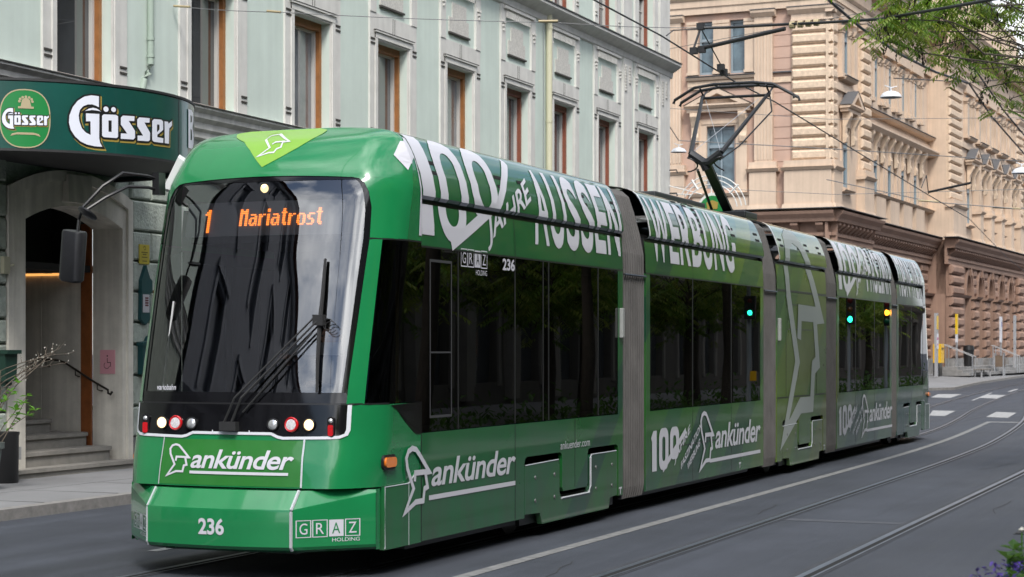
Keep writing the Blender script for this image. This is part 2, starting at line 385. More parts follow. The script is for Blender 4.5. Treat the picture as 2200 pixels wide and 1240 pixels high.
# --- profile of cantrail + roof fairing: (half width, z); bigmap unrolls it
CAN = [(1.15, 2.66), (1.145, 2.85), (1.13, 3.015)]
FAI = [(1.095, 3.05), (1.135, 3.058), (1.158, 3.085), (1.158, 3.13), (1.132, 3.265), (1.077, 3.415), (1.038, 3.495), (1.0, 3.555), (.955, 3.592), (.90, 3.618), (.82, 3.64), (.72, 3.655), (.58, 3.666), (.40, 3.674), (0, 3.68)]
def arcs(P, s0):
    out = [s0]
    for a, b in zip(P, P[1:]): out.append(out[-1] + math.dist(a, b))
    return out
CANS = arcs(CAN, 0.0); FAIS = arcs(FAI[1:], CANS[-1] + .06)
def bigmap(sg, off=.005):
    def fn(X, v, d=0):
        if v <= 0: o, z, n = 1.15, 2.66 + v, (1, 0)
        else:
            P, S = (CAN, CANS) if v <= CANS[-1] + 1e-6 else (FAI[1:], FAIS)
            if v > CANS[-1] + 1e-6 and v < FAIS[0] - 1e-6: return None
            for k in range(len(P) - 1):
                if v <= S[k + 1] + 1e-6 or k == len(P) - 2:
                    t = (v - S[k]) / (S[k + 1] - S[k]); (a, b), (c, e) = P[k], P[k + 1]
                    o = a + (c - a) * t; z = b + (e - b) * t; l = math.hypot(c - a, e - b); n = ((e - b) / l, -(c - a) / l); break
        return (X, YT + sg * (o + n[0] * off), z + n[1] * off)
    return fn
VCUTS = [(1, [0, CANS[1], CANS[2] , CANS[2] + .002, FAIS[0] - .001] + FAIS)]

def cabn(p, z, off=0.0, flip=False):
    x, y, zz = cab(p, z)
    if off:
        a = Vector(cab(p + .004, z)) - Vector(cab(p - .004, z)); b = Vector(cab(p, z + .004)) - Vector(cab(p, z - .004))
        n = a.cross(b)
        if n.length > 1e-9:
            n.normalize()
            if n.x > .02 or (abs(n.x) <= .02 and n.y * (y - YT) < 0) : n = -n
            x += n.x * off; y += n.y * off; zz += n.z * off
    return (52.66 - x if flip else x, y, zz)
def xbump(t):
    a = abs(t); return 12.97 + .2 * min(a, .65) ** 2 + 1.06 * max(0, a - .65)

def make_cab(flip):
    F = flip; body = PAINT if F else GREEN
    cb = MB(); f = lambda p, z: cabn(p, z, 0, F)
    for sg in (-1, 1):                                    # pillars and sides of the cowl up to the top of the windscreen
        def strip(a, z, sg=sg):
            w = crom(z, 2); p0 = wsw(z) / w; return f(sg * (p0 + (2 - p0) * a), z)
        cb.grid(strip, [0, .05, .1, .15, .2, .25, .3, .36, .42, .5, .6, .8, 1], rng(2.70, 3.05, 7) + [3.08, 3.115, 3.15, 3.17, 3.19, 3.2])
        cb.grid(lambda a, z, sg=sg: f(sg * (wsw(z) / 1.15 + (.905 - wsw(z) / 1.15) * a), z), [0, .5, 1], rng(1.375, 2.69, 8))
    def top(p, b):
        t = p * crom(3.2, 2); z0 = 3.2 + (.025 * (1 - (t / .78) ** 2) if abs(t) < .78 else 0); return f(p, z0 + (3.68 - z0) * b)
    cb.grid(top, [-2, -1.8, -1.6, -1.45, -1.3, -1.18, -1.08] + rng(-1, 1, 48) + [1.08, 1.18, 1.3, 1.45, 1.6, 1.8, 2], [0, .04, .1, .17, .24, .31, .38, .45, .52, .59, .66, .72, .77, .82, .86, .89, .92, .945, .965, .98, .99, 1])
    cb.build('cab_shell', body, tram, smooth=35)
    lp = MB(); lp.grid(f, [-2, -1.6, -1.3, -1.15] + rng(-1, 1, 36) + [1.15, 1.3, 1.6, 2], rng(.715, 1.368, 8))
    lp.build('lower_cab_panel', body, tram, smooth=40)
    g = MB()
    for sg in (-1, 1): g.grid(lambda p, z, sg=sg: f(sg * p, z), [.913, .95, 1, 1.2, 1.5, 1.8, 2], rng(1.38, 2.69, 4))
    g.build('cab_side_window', SIDEGLASS, tram, smooth=40)
    g = MB()
    for sg in (-1, 1): g.plate([[(.905, 1.374), (1.06, 1.356), (1.25, 1.315), (1.5, 1.218), (1.79, 1.12), (1.86, 1.108), (2.0, 1.108), (2.0, 1.374)]], lambda a, b, d, sg=sg: cabn(sg * a, b, .004, F))
    g.build('window_frit', GLOSSB, tram)
    g = MB()
    def ins(a, b):
        z = 1.38 + (3.222 - 1.38) * b
        if z > 3.2: w = .78
        else: w = wsw(z)
        zz = min(z, 3.2 + .025 * (1 - (a * w / .78) ** 2)) if z > 3.15 else z
        x, y, q = cabn(a * w / crom(zz, 2), zz, 0, F); return (x + (-.012 if F else .012), y, q)
    g.grid(ins, rng(-1, 1, 28), rng(0, .9, 20) + [.93, .95, .965, .98, .99, 1])
    ws = g.build('windscreen', SCREEN, tram, smooth=60)
    fr = MB()
    def band(a, b): x, y, z = ins(a, b); return (x + (.004 if F else -.004), y, z)
    fr.grid(band, rng(-1, 1, 28), [0, .02, .045])
    for sg in (-1, 1): fr.grid(lambda a, b, sg=sg: band(sg * a, b), [.955, .98, 1], rng(.045, .9, 14) + [.93, .95, .965, .98])
    fr.grid(band, rng(-1, 1, 28), [.978, .985, .99, 1])
    fr.build('windscreen_frit', GLOSSB, tram, smooth=60)
    # seam lines
    sm = MB()
    for z in (1.3725, 2.695):
        for sg in (-1, 1):
            lo = wsw(1.37) / 1.15 if z > 2 else 0
            hi = 1.0 if z < 2 else 2.0
            sm.grid(lambda p, q, sg=sg, z=z: cabn(sg * p, z + q, .003, F), rng(max(lo, .84 if z > 2 else 0), hi, 14), [-.007, .007])
    sm.build('seam', BLACK(), tram)
    # bumper
    def bx(X): return 52.66 - X if F else X
    bm_ = MB(); ts = rng(-1.13, -.65, 6) + rng(-.65, .65, 10)[1:] + rng(.65, 1.13, 6)[1:]
    def brow(t, k):
        a = max(0, (abs(t) - .65) / .48); zc = .56 + .115 * a; dx = .13 * (1 - .85 * a)
        z, d = [(.225, .07), (.245, .02), (.27, .0), (.42, 0), (zc - .015, 0), (zc, .004), (zc + .01, .014), (.70, dx), (.703, dx + .15)][k]
        return (bx(xbump(t) + d), YT + t, z)
    bm_.grid(brow, ts, list(range(9)))
    for sg in (-1, 1):
        bm_.grid(lambda q, k, sg=sg: (bx(13.57 + q), YT + sg * 1.13, [.225, .27, .68, .703][k]), [0, .07], [0, 1, 2, 3])
    bmp = bm_.build('bumper', body, tram, smooth=25)
    dk = MB(); dk.box(bx(13.25), bx(14.3), YT - .60, YT + .60, .20, .24); dk.box(bx(13.66), bx(14.3), YT - 1.08, YT + 1.08, .23, .74); dk.box(bx(13.30), bx(13.66), YT - .62, YT + .62, .62, .735); dk.box(bx(13.5), bx(13.66), YT - .95, YT + .95, .3, .735); dk.build('bumper_core', BLACK(), tram)
    sw = MB()
    for sg, w in ((-1, .022), (1, .009)):
        pts = [brow(sg * .65, k) for k in range(1, 8)]
        sw.tube([(x - (-.002 if F else .002), y, z) for x, y, z in pts], w / 2 + .003, 6)
    sw.build('bumper_joint', mat('silver_edge', (.55, .57, .6), .3, metal=.3), bmp)
    for sg in (-1, 1):                                    # coupling flap behind the bumper corner
        fl = MB(); fl.plate([[(bx(13.67), .21), (bx(14.36), .21), (bx(14.36), .80), (bx(14.27), .795), (bx(14.13), .712), (bx(13.67), .712)]], side(sg, 1.156), .05)
        fo = fl.build('coupling_flap', PAINT if F or sg == NEAR else body, tram)
        ed = MB(); ed.tube([(bx(13.675), YT + sg * 1.155, .22), (bx(13.675), YT + sg * 1.155, .71), (bx(14.12), YT + sg * 1.155, .712), (bx(14.27), YT + sg * 1.155, .797), (bx(14.36), YT + sg * 1.155, .80)], .006, 6)
        ed.box(bx(14.118), bx(14.128), YT + sg * 1.154, YT + sg * 1.1575, .21, .71)
        ed.build('edge_strip', mat('silver_edge', (.55, .57, .6), .3, metal=.3), fo)
        ol = MB(); ol.plate([rrect(bx(13.76) - .1, bx(13.76) + .1, .865, .945, .035)], side(sg, 1.175), .03)
        ol.build('indicator_lamp', mat('amber_lens', (.75, .2, .02), .25, coat=1), tram, smooth=40)
        ol = MB(); ol.plate([rrect(bx(13.76) - .12, bx(13.76) + .12, .845, .965, .045)], side(sg, 1.158), .02); ol.build('lamp_bezel', BLACK(), tram)
    # headlight panel
    hp = [(.835, 1.366), (.835, 1.17), (.825, 1.135), (.79, 1.115), (.74, 1.110), (.40, 1.103), (.36, 1.112), (.31, 1.137), (-.31, 1.137), (-.36, 1.112), (-.40, 1.103), (-.74, 1.110), (-.79, 1.115), (-.825, 1.135), (-.835, 1.17), (-.835, 1.366)]
    pc = [(0, rng(-.8, .8, 20)), (1, [1.2, 1.28])]
    h = MB(); h.decal(*fill2d([hp]), lambda a, b: cabn(a, b, .006, F), pc); hpo = h.build('headlight_panel', GLOSSB, tram, smooth=30)
    h = MB(); h.decal(*stroke(hp, .022), lambda a, b: cabn(a, b, .009, F), pc)
    for q in (.145, -.145): h.decal(*stroke([(q, 1.137), (q, 1.16)], .008), lambda a, b: cabn(a, b, .0095, F), pc)
    h.build('panel_outline', mat('pale_outline', (.6, .62, .66), .35), hpo)
    lens = mat('headlamp_lit', (.5, .4, .25), .2, emit=(1, .66, .32), estr=1.7); clear = mat('clear_lamp', (.75, .77, .8), .12, metal=.7, var=.4, scale=40)
    redr = mat('red_lens', (.55, .005, .01), .2, coat=1); led = mat('white_led_lamp', (.62, .6, .62), .4, var=.4, scale=90)
    for sg in (-1, 1):
        for nm, p, r, mt in (('headlight', .583, .047, lens if not F else redr), ('tail_light', .458, .06, redr), ('side_light', .322, .045, clear)):
            c = cabn(sg * p, 1.21, .008, F); ax = (1 if F else -1, 0, .06)
            m_ = MB(); m_.lathe([(r * 1.12, 0), (r * 1.12, .018), (r * .98, .02), (r * .9, .012)] if nm != 'tail_light' else [(r, 0), (r * 1.02, .014), (r * .9, .024), (r * .74, .018)], c, 24, ax)
            hd = m_.build(nm, BLACK() if nm != 'tail_light' else redr, tram, smooth=40)
            l2 = MB(); l2.lathe([(r * (.92 if nm != 'tail_light' else .74), .012), (r * .7, .02), (.001, .024)], c, 24, ax)
            l2.build('lens', mt if nm != 'tail_light' else led, hd, smooth=60)
        c = cabn(sg * .735, 1.20, .01, F)
        m_ = MB(); T = lambda a, b, d: (c[0] + (.012 if F else -.012) - (d if F else -d), c[1] + a, c[2] + b)
        m_.plate([rrect(-.03, .03, -.085, .075, .028)], T, .02); mk = m_.build('marker_light', BLACK(), tram)
        T2 = lambda a, b, d: (c[0] + (.02 if F else -.02) - (d if F else -d), c[1] + a, c[2] + b)
        m_ = MB(); m_.plate([rrect(-.022, .022, -.075, .01, .012)], T2, .015); m_.build('red_lens', redr, mk)
        m_ = MB(); m_.lathe([(.02, 0), (.016, .01), (.001, .014)], (c[0] + (.012 if F else -.012), c[1], c[2] + .042), 14, (1 if F else -1, 0, 0)); m_.build('white_lens', clear, mk, smooth=60)
    return dict(bmp=bmp, ws=ws, hpo=hpo)

front = make_cab(False)
rear = make_cab(True)

# --- lower green centre panel with its silver seams, cowl triangle, lettering on the front
def fF(off): return lambda a, b: cabn(a, b, off)
FC = [(0, rng(-1.9, 1.0, 58)), (1, rng(.75, 3.7, 59))]
h = MB(); h.decal(*fill2d([[(.55, 1.085), (.57, .725), (-.565, .725), (-.55, 1.085)]]), fF(.003), FC); cp = h.build('front_panel', GREEN2, tram, smooth=40)
h = MB()
for sg, w in ((1, .008), (-1, .013)): h.decal(*stroke([(sg * .555, 1.10), (sg * .557, .95), (sg * .572, .72)], w), fF(.008), FC)
h.build('panel_seam', mat('silver_edge', (.55, .57, .6), .3, metal=.3), cp)
HEAD = [(.37, .36), (.13, .69), (.09, .845), (.17, .95), (.32, .99), (.47, .965), (.6, .88), (.99, .59), (.83, .585), (.92, .355), (.8, .33), (.75, .145), (.45, .145), (.04, .01)]
BRIM = [(.9, .595), (.43, .6), (.41, .47)]
def head(x0, x1, z0, z1, w, fx=lambda x: x):
    sx, sz = x1 - x0, z1 - z0
    P = lambda L_: [(x0 + x * sx, z0 + z * sz) for x, z in L_]
    return [stroke(P(HEAD), w, True), stroke(P(BRIM), w)]
BOLD = .018
def word_ankunder(x0, x1, z0, z1): return fit(text2d('ankünder', BOLD, .22, .95), x0, x1, z0, z1)
neg = lambda vf: ([(-a, b) for a, b in vf[0]], vf[1])
h = MB(); lt = fF(.010)
for k, st in enumerate(head(-.505, -.315, .79, 1.04, .016)): h.decal(*neg(st), fF(.0085 + .0008 * k), FC)
h.decal(*neg(word_ankunder(-.295, .50, .855, 1.005)), lt, FC)
h.decal(*neg(fill2d([[(-.30, .812), (.47, .812), (.47, .834), (-.30, .834)]])), lt, FC)
h.build('advert_lettering', WHITE(), tram, smooth=30)
h = MB(); tri = [(.80, 3.668), (.62, 3.63), (.36, 3.552), (.221, 3.464), (.031, 3.304), (-.083, 3.382), (-.202, 3.471), (-.292, 3.552), (-.39, 3.64), (-.43, 3.668)]
h.decal(*fill2d([tri]), fF(.004), FC); h.build('lime_triangle', LIME, tram, smooth=50)
h = MB()
hl = [(.11, 3.403), (.05, 3.478), (.10, 3.52), (.155, 3.56), (.165, 3.605), (.10, 3.618), (.03, 3.59), (-.09, 3.533), (-.035, 3.528), (-.05, 3.478), (-.02, 3.465), (-.012, 3.432), (.03, 3.432)]
h.decal(*stroke(hl, .014, True), fF(.007), FC); h.decal(*stroke([(-.05, 3.534), (.035, 3.53), (.05, 3.51)], .014), fF(.008), FC)
h.build('cowl_logo', WHITE(), tram)
h = MB()                                                  # flag of the figure 1 on the cab shoulder
h.decal(*fill2d([[(-1.995, 3.558), (-1.327, 3.562), (-.982, 3.523), (-.961, 3.479), (-.93, 3.398), (-.959, 3.331), (-.983, 3.275), (-.989, 3.305), (-.996, 3.335), (-1.297, 3.365), (-1.88, 3.394), (-1.84, 3.264), (-1.82, 3.19), (-1.86, 3.10), (-1.85, 3.04), (-1.79, 2.745), (-1.995, 2.745)]]), fF(.005), FC)
h.build('figure_flag', WHITE(), tram)
def fB(off, sgn=1): return lambda a, z: (xbump(-a) - off, YT - a, z)
h = MB(); h.decal(*fit(text2d('236', .03), -.125, .105, .355, .485), fB(.005)); h.build('fleet_number', WHITE(), front['bmp'])
def graz(mb, fn, x0, x1, z0, z1, hold=True, cuts=None):
    w = (x1 - x0) / 4; g = w * .06
    for k, ch in enumerate('GRAZ'):
        a, b = x0 + k * w + g, x0 + (k + 1) * w - g
        if ch == 'A':                                     # reversed letter: filled square around a dark letter
            mb.decal(*fill2d([[(a, z0), (b, z0), (b, z1), (a, z1)]]), fn(0), cuts)
        else:
            mb.decal(*stroke([(a, z0), (b, z0), (b, z1), (a, z1)], w * .06, True), fn(0), cuts)
            mb.decal(*fit(text2d(ch, .0), a + w * .2, b - w * .2, z0 + (z1 - z0) * .17, z1 - (z1 - z0) * .17), fn(0), cuts)
    if hold: mb.decal(*fit(text2d('HOLDING', .0), x1 - w * 1.75, x1 - g, z0 - w * .45, z0 - w * .14), fn(0), cuts)
    return (x0 + 2 * w + w * .25, x0 + 3 * w - w * .25, z0 + (z1 - z0) * .17, z1 - (z1 - z0) * .17)
for xa, xb in ((.675, 1.045), (-1.045, -.675)):
    h = MB(); r_ = graz(h, lambda q: fB(.005 + q), xa, xb, .345, .475); go = h.build('operator_logo', WHITE(), front['bmp'])
    h = MB(); h.decal(*fit(text2d('A', .0), *r_), fB(.008)); h.build('logo_letter', GREEN, go)
h = MB(); h.decal(*neg(fit(text2d('variobahn', .01), -.675, -.50, 1.475, 1.52)), lambda a, z: (lambda q: (q[0] + .004, q[1], q[2]))(cabn(a, z, 0)), FC); h.build('small_lettering', WHITE(), front['ws'])

# --- modules
MODS = [('A', 14.38, 19.60), ('B', 20.40, 25.65), ('C', 26.40, 29.56), ('D', 30.34, 34.98), ('E', 35.52, 38.28)]
BOG = {'A': (16.70, 19.45, 17.72, 18.47), 'C': (26.72, 29.35, 27.72, 28.5), 'E': (36.15, 38.15, 36.85, 37.5)}
SEAM = {'A': (16.47, 18.09), 'B': (22.25, 24.0), 'C': (27.75,), 'D': (31.8, 33.4), 'E': (37.0,)}
darkin = mat('dark_interior', (.02, .02, .022), .8)
seatm = mat('dark_blue_seat', (.02, .035, .07), .8, var=.3, scale=12)
silver = mat('silver_edge', (.55, .57, .6), .3, metal=.3)
seatbase = None
for nm, x0, x1 in MODS:
    sk = MB(); gl = MB(); po = MB(); ca = MB(); gu = MB(); fa = MB(); sm = MB(); rim = MB(); ins_ = MB()
    for sg in (NEAR, FAR):
        T = side(sg)
        if nm in BOG:
            a, b, c, d = BOG[nm]; r = .07
            out = [(x0, .215), (a, .215)] if nm != 'E' else [(x0, .215), (a, .215)]
            out += [(a, .79 - r), (a + .02, .79 - .02), (a + r, .79), (c - .06, .79), (c - .01, .77), (c, .72), (c, .44), (c + .03, .40), (d - .03, .40), (d, .44), (d, .72), (d + .01, .77), (d + .06, .79), (b - r, .79), (b - .02, .77), (b, .79 - r), (b, .235), (x1, .235), (x1, 1.11), (x0, 1.11)]
            sk.plate([out], T, .04)
            cov = MB()
            cl = [(a + .0, .25), (a + .40, .235), (a + .46, .125), (b - .33, .125), (b - .28, .235), (b - .05, .25), (b - .05, .70), (b - .08, .72), (d + .11, .72), (d + .08, .69), (d + .08, .40), (d + .03, .335), (c - .03, .335), (c - .08, .40), (c - .08, .69), (c - .11, .72), (a + .0, .70)]
            cov.plate([cl], side(sg, 1.152), .05); co = cov.build('bogie_cover', PAINT, tram)
            e = MB(); ring = [(d + .11, .72), (d + .08, .69), (d + .08, .40), (d + .03, .335), (c - .03, .335)]
            e.tube([(x, YT + sg * 1.152, z) for x, z in ring], .011, 6); e.tube([(x, YT + sg * 1.152, z) for x, z in [(a + .03, .71), (c - .11, .722)]], .006, 6); e.tube([(x, YT + sg * 1.152, z) for x, z in [(d + .11, .722), (b - .08, .722)]], .006, 6)
            e.build('edge_strip', silver, co)
            bo = MB()
            for x in (a + .28, c - .22, d + .25, b - .22):
                for z in (.36, .58): bo.lathe([(.022, 0), (.018, .006), (.001, .008)], (x, YT + sg * 1.152, z), 10, (0, sg, 0))
            bo.build('bolt', mat('dull_bolt', (.2, .2, .2), .4, metal=.7), co, smooth=40)
        else:
            sk.plate([[(x0, .215), (x1, .215), (x1, 1.11), (x0, 1.11)]], T, .04)
        if nm != 'C':
            pa = x0 + (0 if nm == 'A' else .16); pb = x1 - (.0 if nm == 'E' else .15)
            gl.plate([[(pa, 1.118), (pb, 1.118), (pb, 2.652), (pa, 2.652)]], side(sg, 1.146), .012)
            for q0, q1 in ((x0, pa), (pb, x1)):
                if q1 - q0 > .01: po.plate([[(q0, 1.11), (q1, 1.11), (q1, 2.66), (q0, 2.66)]], T, .05)
            cut = {'A': (15.15, 16.47, 17.2, 17.35, 18.8), 'B': (22.25, 24.0), 'D': (31.8, 33.4), 'E': (37.0,)}[nm]
            for q in cut: ins_.box(q - .012, q + .012, YT + sg * 1.1465 - .003, YT + sg * 1.1465 + .003, 1.118, 2.652)
            ins_.box(pa, pb, YT + sg * 1.13 - .004, YT + sg * 1.13 + .004, 1.118, 1.17); ins_.box(pa, pb, YT + sg * 1.13 - .004, YT + sg * 1.13 + .004, 2.56, 2.652)
            for q in cut: ins_.box(q - .05, q + .05, YT + sg * 1.13 - .005, YT + sg * 1.13 + .005, 1.118, 2.652)
        else:
            po.plate([[(x0, 1.11), (x1, 1.11), (x1, 2.66), (x0, 2.66)]], T, .05)
            for q in ((26.95, 1.13, 2.60), (28.9, 1.13, 2.60)): sm.box(q[0] - .006, q[0] + .006, YT + sg * 1.148, YT + sg * 1.1525, q[1], q[2])
            for q in ((27.05, 28.6, 2.46), (27.05, 28.6, 2.1), (x0, x1, 2.645), (x0, x1, 1.12)): sm.box(q[0], q[1], YT + sg * 1.148, YT + sg * 1.1525, q[2] - .008, q[2] + .008)
            sm.box(27.045, 27.057, YT + sg * 1.148, YT + sg * 1.1525, 2.1, 2.46)
        for q in SEAM[nm]:
            sm.box(q - .006, q + .006, YT + sg * 1.148, YT + sg * 1.1512, .42 if nm in BOG and BOG[nm][0] < q < BOG[nm][1] else .22, 1.108)
            fn = bigmap(sg, .002); sm.grid(lambda a, v: fn(q + a, v), [-.006, .006], CANS)
        if nm in ('B', 'D'): sm.box(x0 + .16, x1 - .15, YT + sg * 1.148, YT + sg * 1.1513, .66, .672)
        if nm == 'A': sm.box(14.374, 14.386, YT + sg * 1.148, YT + sg * 1.1513, .22, 1.11)
        sm.box(x0, x1, YT + sg * 1.148, YT + sg * 1.1512, 2.652, 2.668)
        ca.grid(lambda X, k: (X, YT + sg * CAN[k][0], CAN[k][1]), [x0, x1], [0, 1, 2])
        gu.box(x0, x1, YT + sg * 1.06 - .02, YT + sg * 1.06 + .02, 2.98, 3.10)
        gu.box(x0, x1, min(YT + sg * 1.06, YT + sg * 1.128), max(YT + sg * 1.06, YT + sg * 1.128), 3.005, 3.013)
        xs = x0 + (0 if nm == 'A' else .10)
        fa.grid(lambda X, k: (X, YT + sg * FAI[k][0], FAI[k][1]), [xs, x1], list(range(len(FAI))))
        if nm != 'A':
            rim.grid(lambda d, k: (xs - .005 + d, YT + sg * (FAI[k][0] + (.006 if k < 8 else .003)), FAI[k][1] + (0 if k < 5 else .005)), [0, .045], list(range(len(FAI) - 1)))
        # vents in the fairing
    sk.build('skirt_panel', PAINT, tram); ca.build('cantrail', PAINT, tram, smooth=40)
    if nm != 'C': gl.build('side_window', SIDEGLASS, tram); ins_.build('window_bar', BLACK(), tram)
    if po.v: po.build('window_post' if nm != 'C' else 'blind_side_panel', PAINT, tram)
    gu.build('gutter', BLACK(), tram); rf = fa.build('roof_fairing', PAINT, tram, smooth=30); sm.build('panel_seam', BLACK(), tram)
    if rim.v: rim.build('fairing_rim', mat('white_rim', (.6, .6, .6), .4), rf, smooth=40)
    i_ = MB(); i_.box(x0, x1, YT - 1.10, YT + 1.10, .30, .36); i_.box(x0, x1, YT - 1.05, YT + 1.05, 2.72, 2.78)
    i_.box(x0, x0 + .02, YT - 1.05, YT - .55, .36, 2.72) if nm != 'A' else None
    i_.box(x1 - .02, x1, YT + .55, YT + 1.05, .36, 2.72)
    for sg in (NEAR, FAR): i_.box(x0, x1, YT + sg * 1.08 - .01, YT + sg * 1.08 + .01, .36, 1.10)
    i_.build('interior_lining', darkin, tram)
    if nm in 'ABDE':
        x = x0 + (1.9 if nm == 'A' else .7)
        while x < x1 - .7:
            for yy in (-.82, -.38, .38, .82):
                if seatbase is None:
                    st = MB(); st.box(x, x + .42, YT + yy - .2, YT + yy + .2, .70, .78); st.box(x + .36, x + .44, YT + yy - .2, YT + yy + .2, .78, 1.35, .02); seatbase = (st.build('seat', seatm, tram), x, yy)
                else:
                    q = seatbase[0].copy(); COL.objects.link(q); q.parent = tram; q.location = (x - seatbase[1], yy - seatbase[2], 0)
            x += .95
        pl = MB()
        for x in rng(x0 + .8, x1 - .4, 3): pl.tube([(x, YT - .55, .36), (x, YT - .55, 2.75)], .017, 6)
        pl.build('grab_pole', mat('yellow_pole', (.45, .3, .03), .4), tram)
    u_ = MB(); u_.box(x0 + .1, x1 - .1, YT - .95, YT + .95, .13, .30)
    if nm in BOG:
        a, b, c, d = BOG[nm]
        u_.box(a + .02, b - .02, YT - 1.09, YT - 1.05, .14, .86); u_.box(a + .02, b - .02, YT + 1.05, YT + 1.09, .14, .86)
    u_.build('underframe', BLACK(), tram)
    if nm in BOG:
        a, b, c, d = BOG[nm]
        for x in (a + .55, b - .5):
            w = MB()
            for yy in (-.72, .72): w.lathe([(.05, -.06), (.31, -.06), (.33, .04), (.31, .06), (.05, .06)], (x, YT + yy, .315), 28, (0, 1, 0))
            w.build('wheelset', mat('dark_wheel', (.05, .045, .04), .5, metal=.5), tram, smooth=40)
# vents
VENT = [14.72, 16.19, 16.76, 17.84, 18.42, 19.45, 20.94, 23.71, 24.16, 25.42, 26.79, 27.84, 28.38, 29.2, 30.6, 31.66, 32.27, 34.62, 36.13, 37.06, 37.57]
for sg in (NEAR, FAR):
    v_ = MB(); fn = bigmap(sg, .004); vc = FAIS[3]
    def slot(x, v, w=.10, hh=.017): v_.grid(lambda a, b: fn(x + a, v + b), [-w, w], [-hh, hh])
    for x in VENT: slot(x - .01, FAIS[3] + .12); slot(x + .01, FAIS[3] + .03)
    for x0 in (21.95, 33.1):
        for c in range(3):
            for r in range(8): slot(x0 + .36 * c + .01 * r, FAIS[3] + .05 + .075 * r - .03 * c, .10, .02)
    v_.build('roof_vent', mat('vent_black', (.004, .004, .004), .8), tram)
# bellows
for a, b in ((19.60, 20.40), (25.65, 26.40), (29.56, 30.34), (34.98, 35.52)):
    prof = [(.95, .17), (1.09, .18), (1.115, .3), (1.115, 2.62), (1.11, 2.86), (1.07, 3.06), (1.0, 3.32), (.94, 3.50), (.86, 3.57), (.6, 3.60), (.3, 3.61)]
    prof = [(-o, z) for o, z in prof] + [(o, z) for o, z in prof[::-1]]
    xs = rng(a, b, 40); m_ = MB()
    def bf(i, k):
        o, z = prof[int(k)]; j = .0 if int(i) % 4 in (0, 3) else .028
        return (xs[int(i)], YT + o * (1 + j), z + (.5 * j if z > 2.9 else 0))
    m_.grid(bf, range(41), range(len(prof))); be = m_.build('bellows', BELL, tram)
    m_ = MB(); m_.box(a - .01, a + .03, YT - 1.13, YT + 1.13, .2, 3.05); m_.box(b - .03, b + .01, YT - 1.13, YT + 1.13, .2, 3.05); m_.build('bellows_frame', BLACK(), be)
    m_ = MB(); m_.tube([(a + .02, YT - 1.16, 2.62), (b - .02, YT - 1.16, 2.62)], .012, 6); m_.build('bellows_strap', BLACK(), be)
    cx_ = {19.60: a - .12, 25.65: b + .06}.get(a)
    if cx_: m_ = MB(); m_.box(cx_, cx_ + .07, YT - 1.19, YT - 1.15, 1.93, 2.25); m_.build('door_camera', mat('grey_camera_case', (.30, .31, .30), .5), tram, bevel=.01)
# lettering on the near side
h = MB(); nb = bigmap(NEAR, .005)
def ring0(xa, xb, va, vb, w, r=.3): return fill2d([rrect(xa, xb, va, vb, min(r, (xb - xa) / 2 - .01), 8), rrect(xa + w, xb - w, va + .14, vb - .16, min(r, (xb - xa) / 2 - w - .005), 6)])
def B(vf, fn=None, extra=()): h.decal(*vf, fn or nb, VCUTS + list(extra))
def hundred(x0, sx, v0, v1, k=0):
    g = bigmap(NEAR, .005 + k)
    B(fill2d([[(x0, v0), (x0 + .25 * sx, v0), (x0 + .25 * sx, v1), (x0, v1)]]))
    B(ring0(x0 + .36 * sx, x0 + .96 * sx, v0 - .04, v1 + .02, .16 * sx))
    B(ring0(x0 + 1.06 * sx, x0 + 1.66 * sx, v0 + .20, v1 + .02, .16 * sx), bigmap(NEAR, .0053 + k))
    B(stroke([(x0 + .60 * sx, v0 - .06), (x0 + 1.58 * sx, v0 + .32), (x0 + 2.16 * sx, v0 + .86)], .105 * sx), bigmap(NEAR, .0058 + k))
    t, f_ = fit(text2d('JAHRE', .02), 0, 1.08 * sx, 0, .30)
    B(([(x0 + 1.42 * sx + a, v0 - .08 + a / sx * .46 + b) for a, b in t], f_), bigmap(NEAR, .0064 + k))
WID = {'W': 1.45, 'N': 1.05, 'I': .42, ' ': .4, 'M': 1.3, 'E': .85, 'S': .95, 'F': .82, 'Z': .9, 'T': .85}
def word(t, x0, x1, v0, v1):                              # tall condensed capitals, one cell per letter
    tot = sum(WID.get(c, 1) for c in t); x = x0
    for c in t:
        w_ = (x1 - x0) * WID.get(c, 1) / tot
        if c != ' ': B(fit(text2d(c, .022), x + w_ * .07, x + w_ * .93, v0 - (.012 if c in 'SUGO' else 0), v1 + (.012 if c in 'SGO' else 0)))
        x += w_
hundred(14.39, 1.0, .10, 1.02)
word('AUSSEN', 16.95, 19.56, .15, .93)
word('WERBUNG', 20.60, 24.2, .15, .93)
hundred(30.5, .95, .12, .95)
word('FASZINA', 32.75, 34.95, .15, .92)
word('TION WER', 35.7, 38.24, .15, .92)
h.build('advert_lettering', WHITE(), tram, smooth=30)
h = MB(); sd = side(NEAR, 1.1555)
def Sd(vf, o=1.1555): f_ = side(NEAR, o); h.decal(*vf, lambda a, b: f_(a, b))
for k, st in enumerate(head(14.02, 14.52, .475, 1.0, .045)): Sd(st, 1.1615 + .0008 * k)
Sd(word_ankunder(14.57, 16.47, .655, .885)); Sd(fill2d([[(14.52, .545), (16.46, .545), (16.46, .585), (14.52, .585)]]))
Sd(fit(text2d('ankuender.com', .0), 17.66, 18.52, .815, .895))
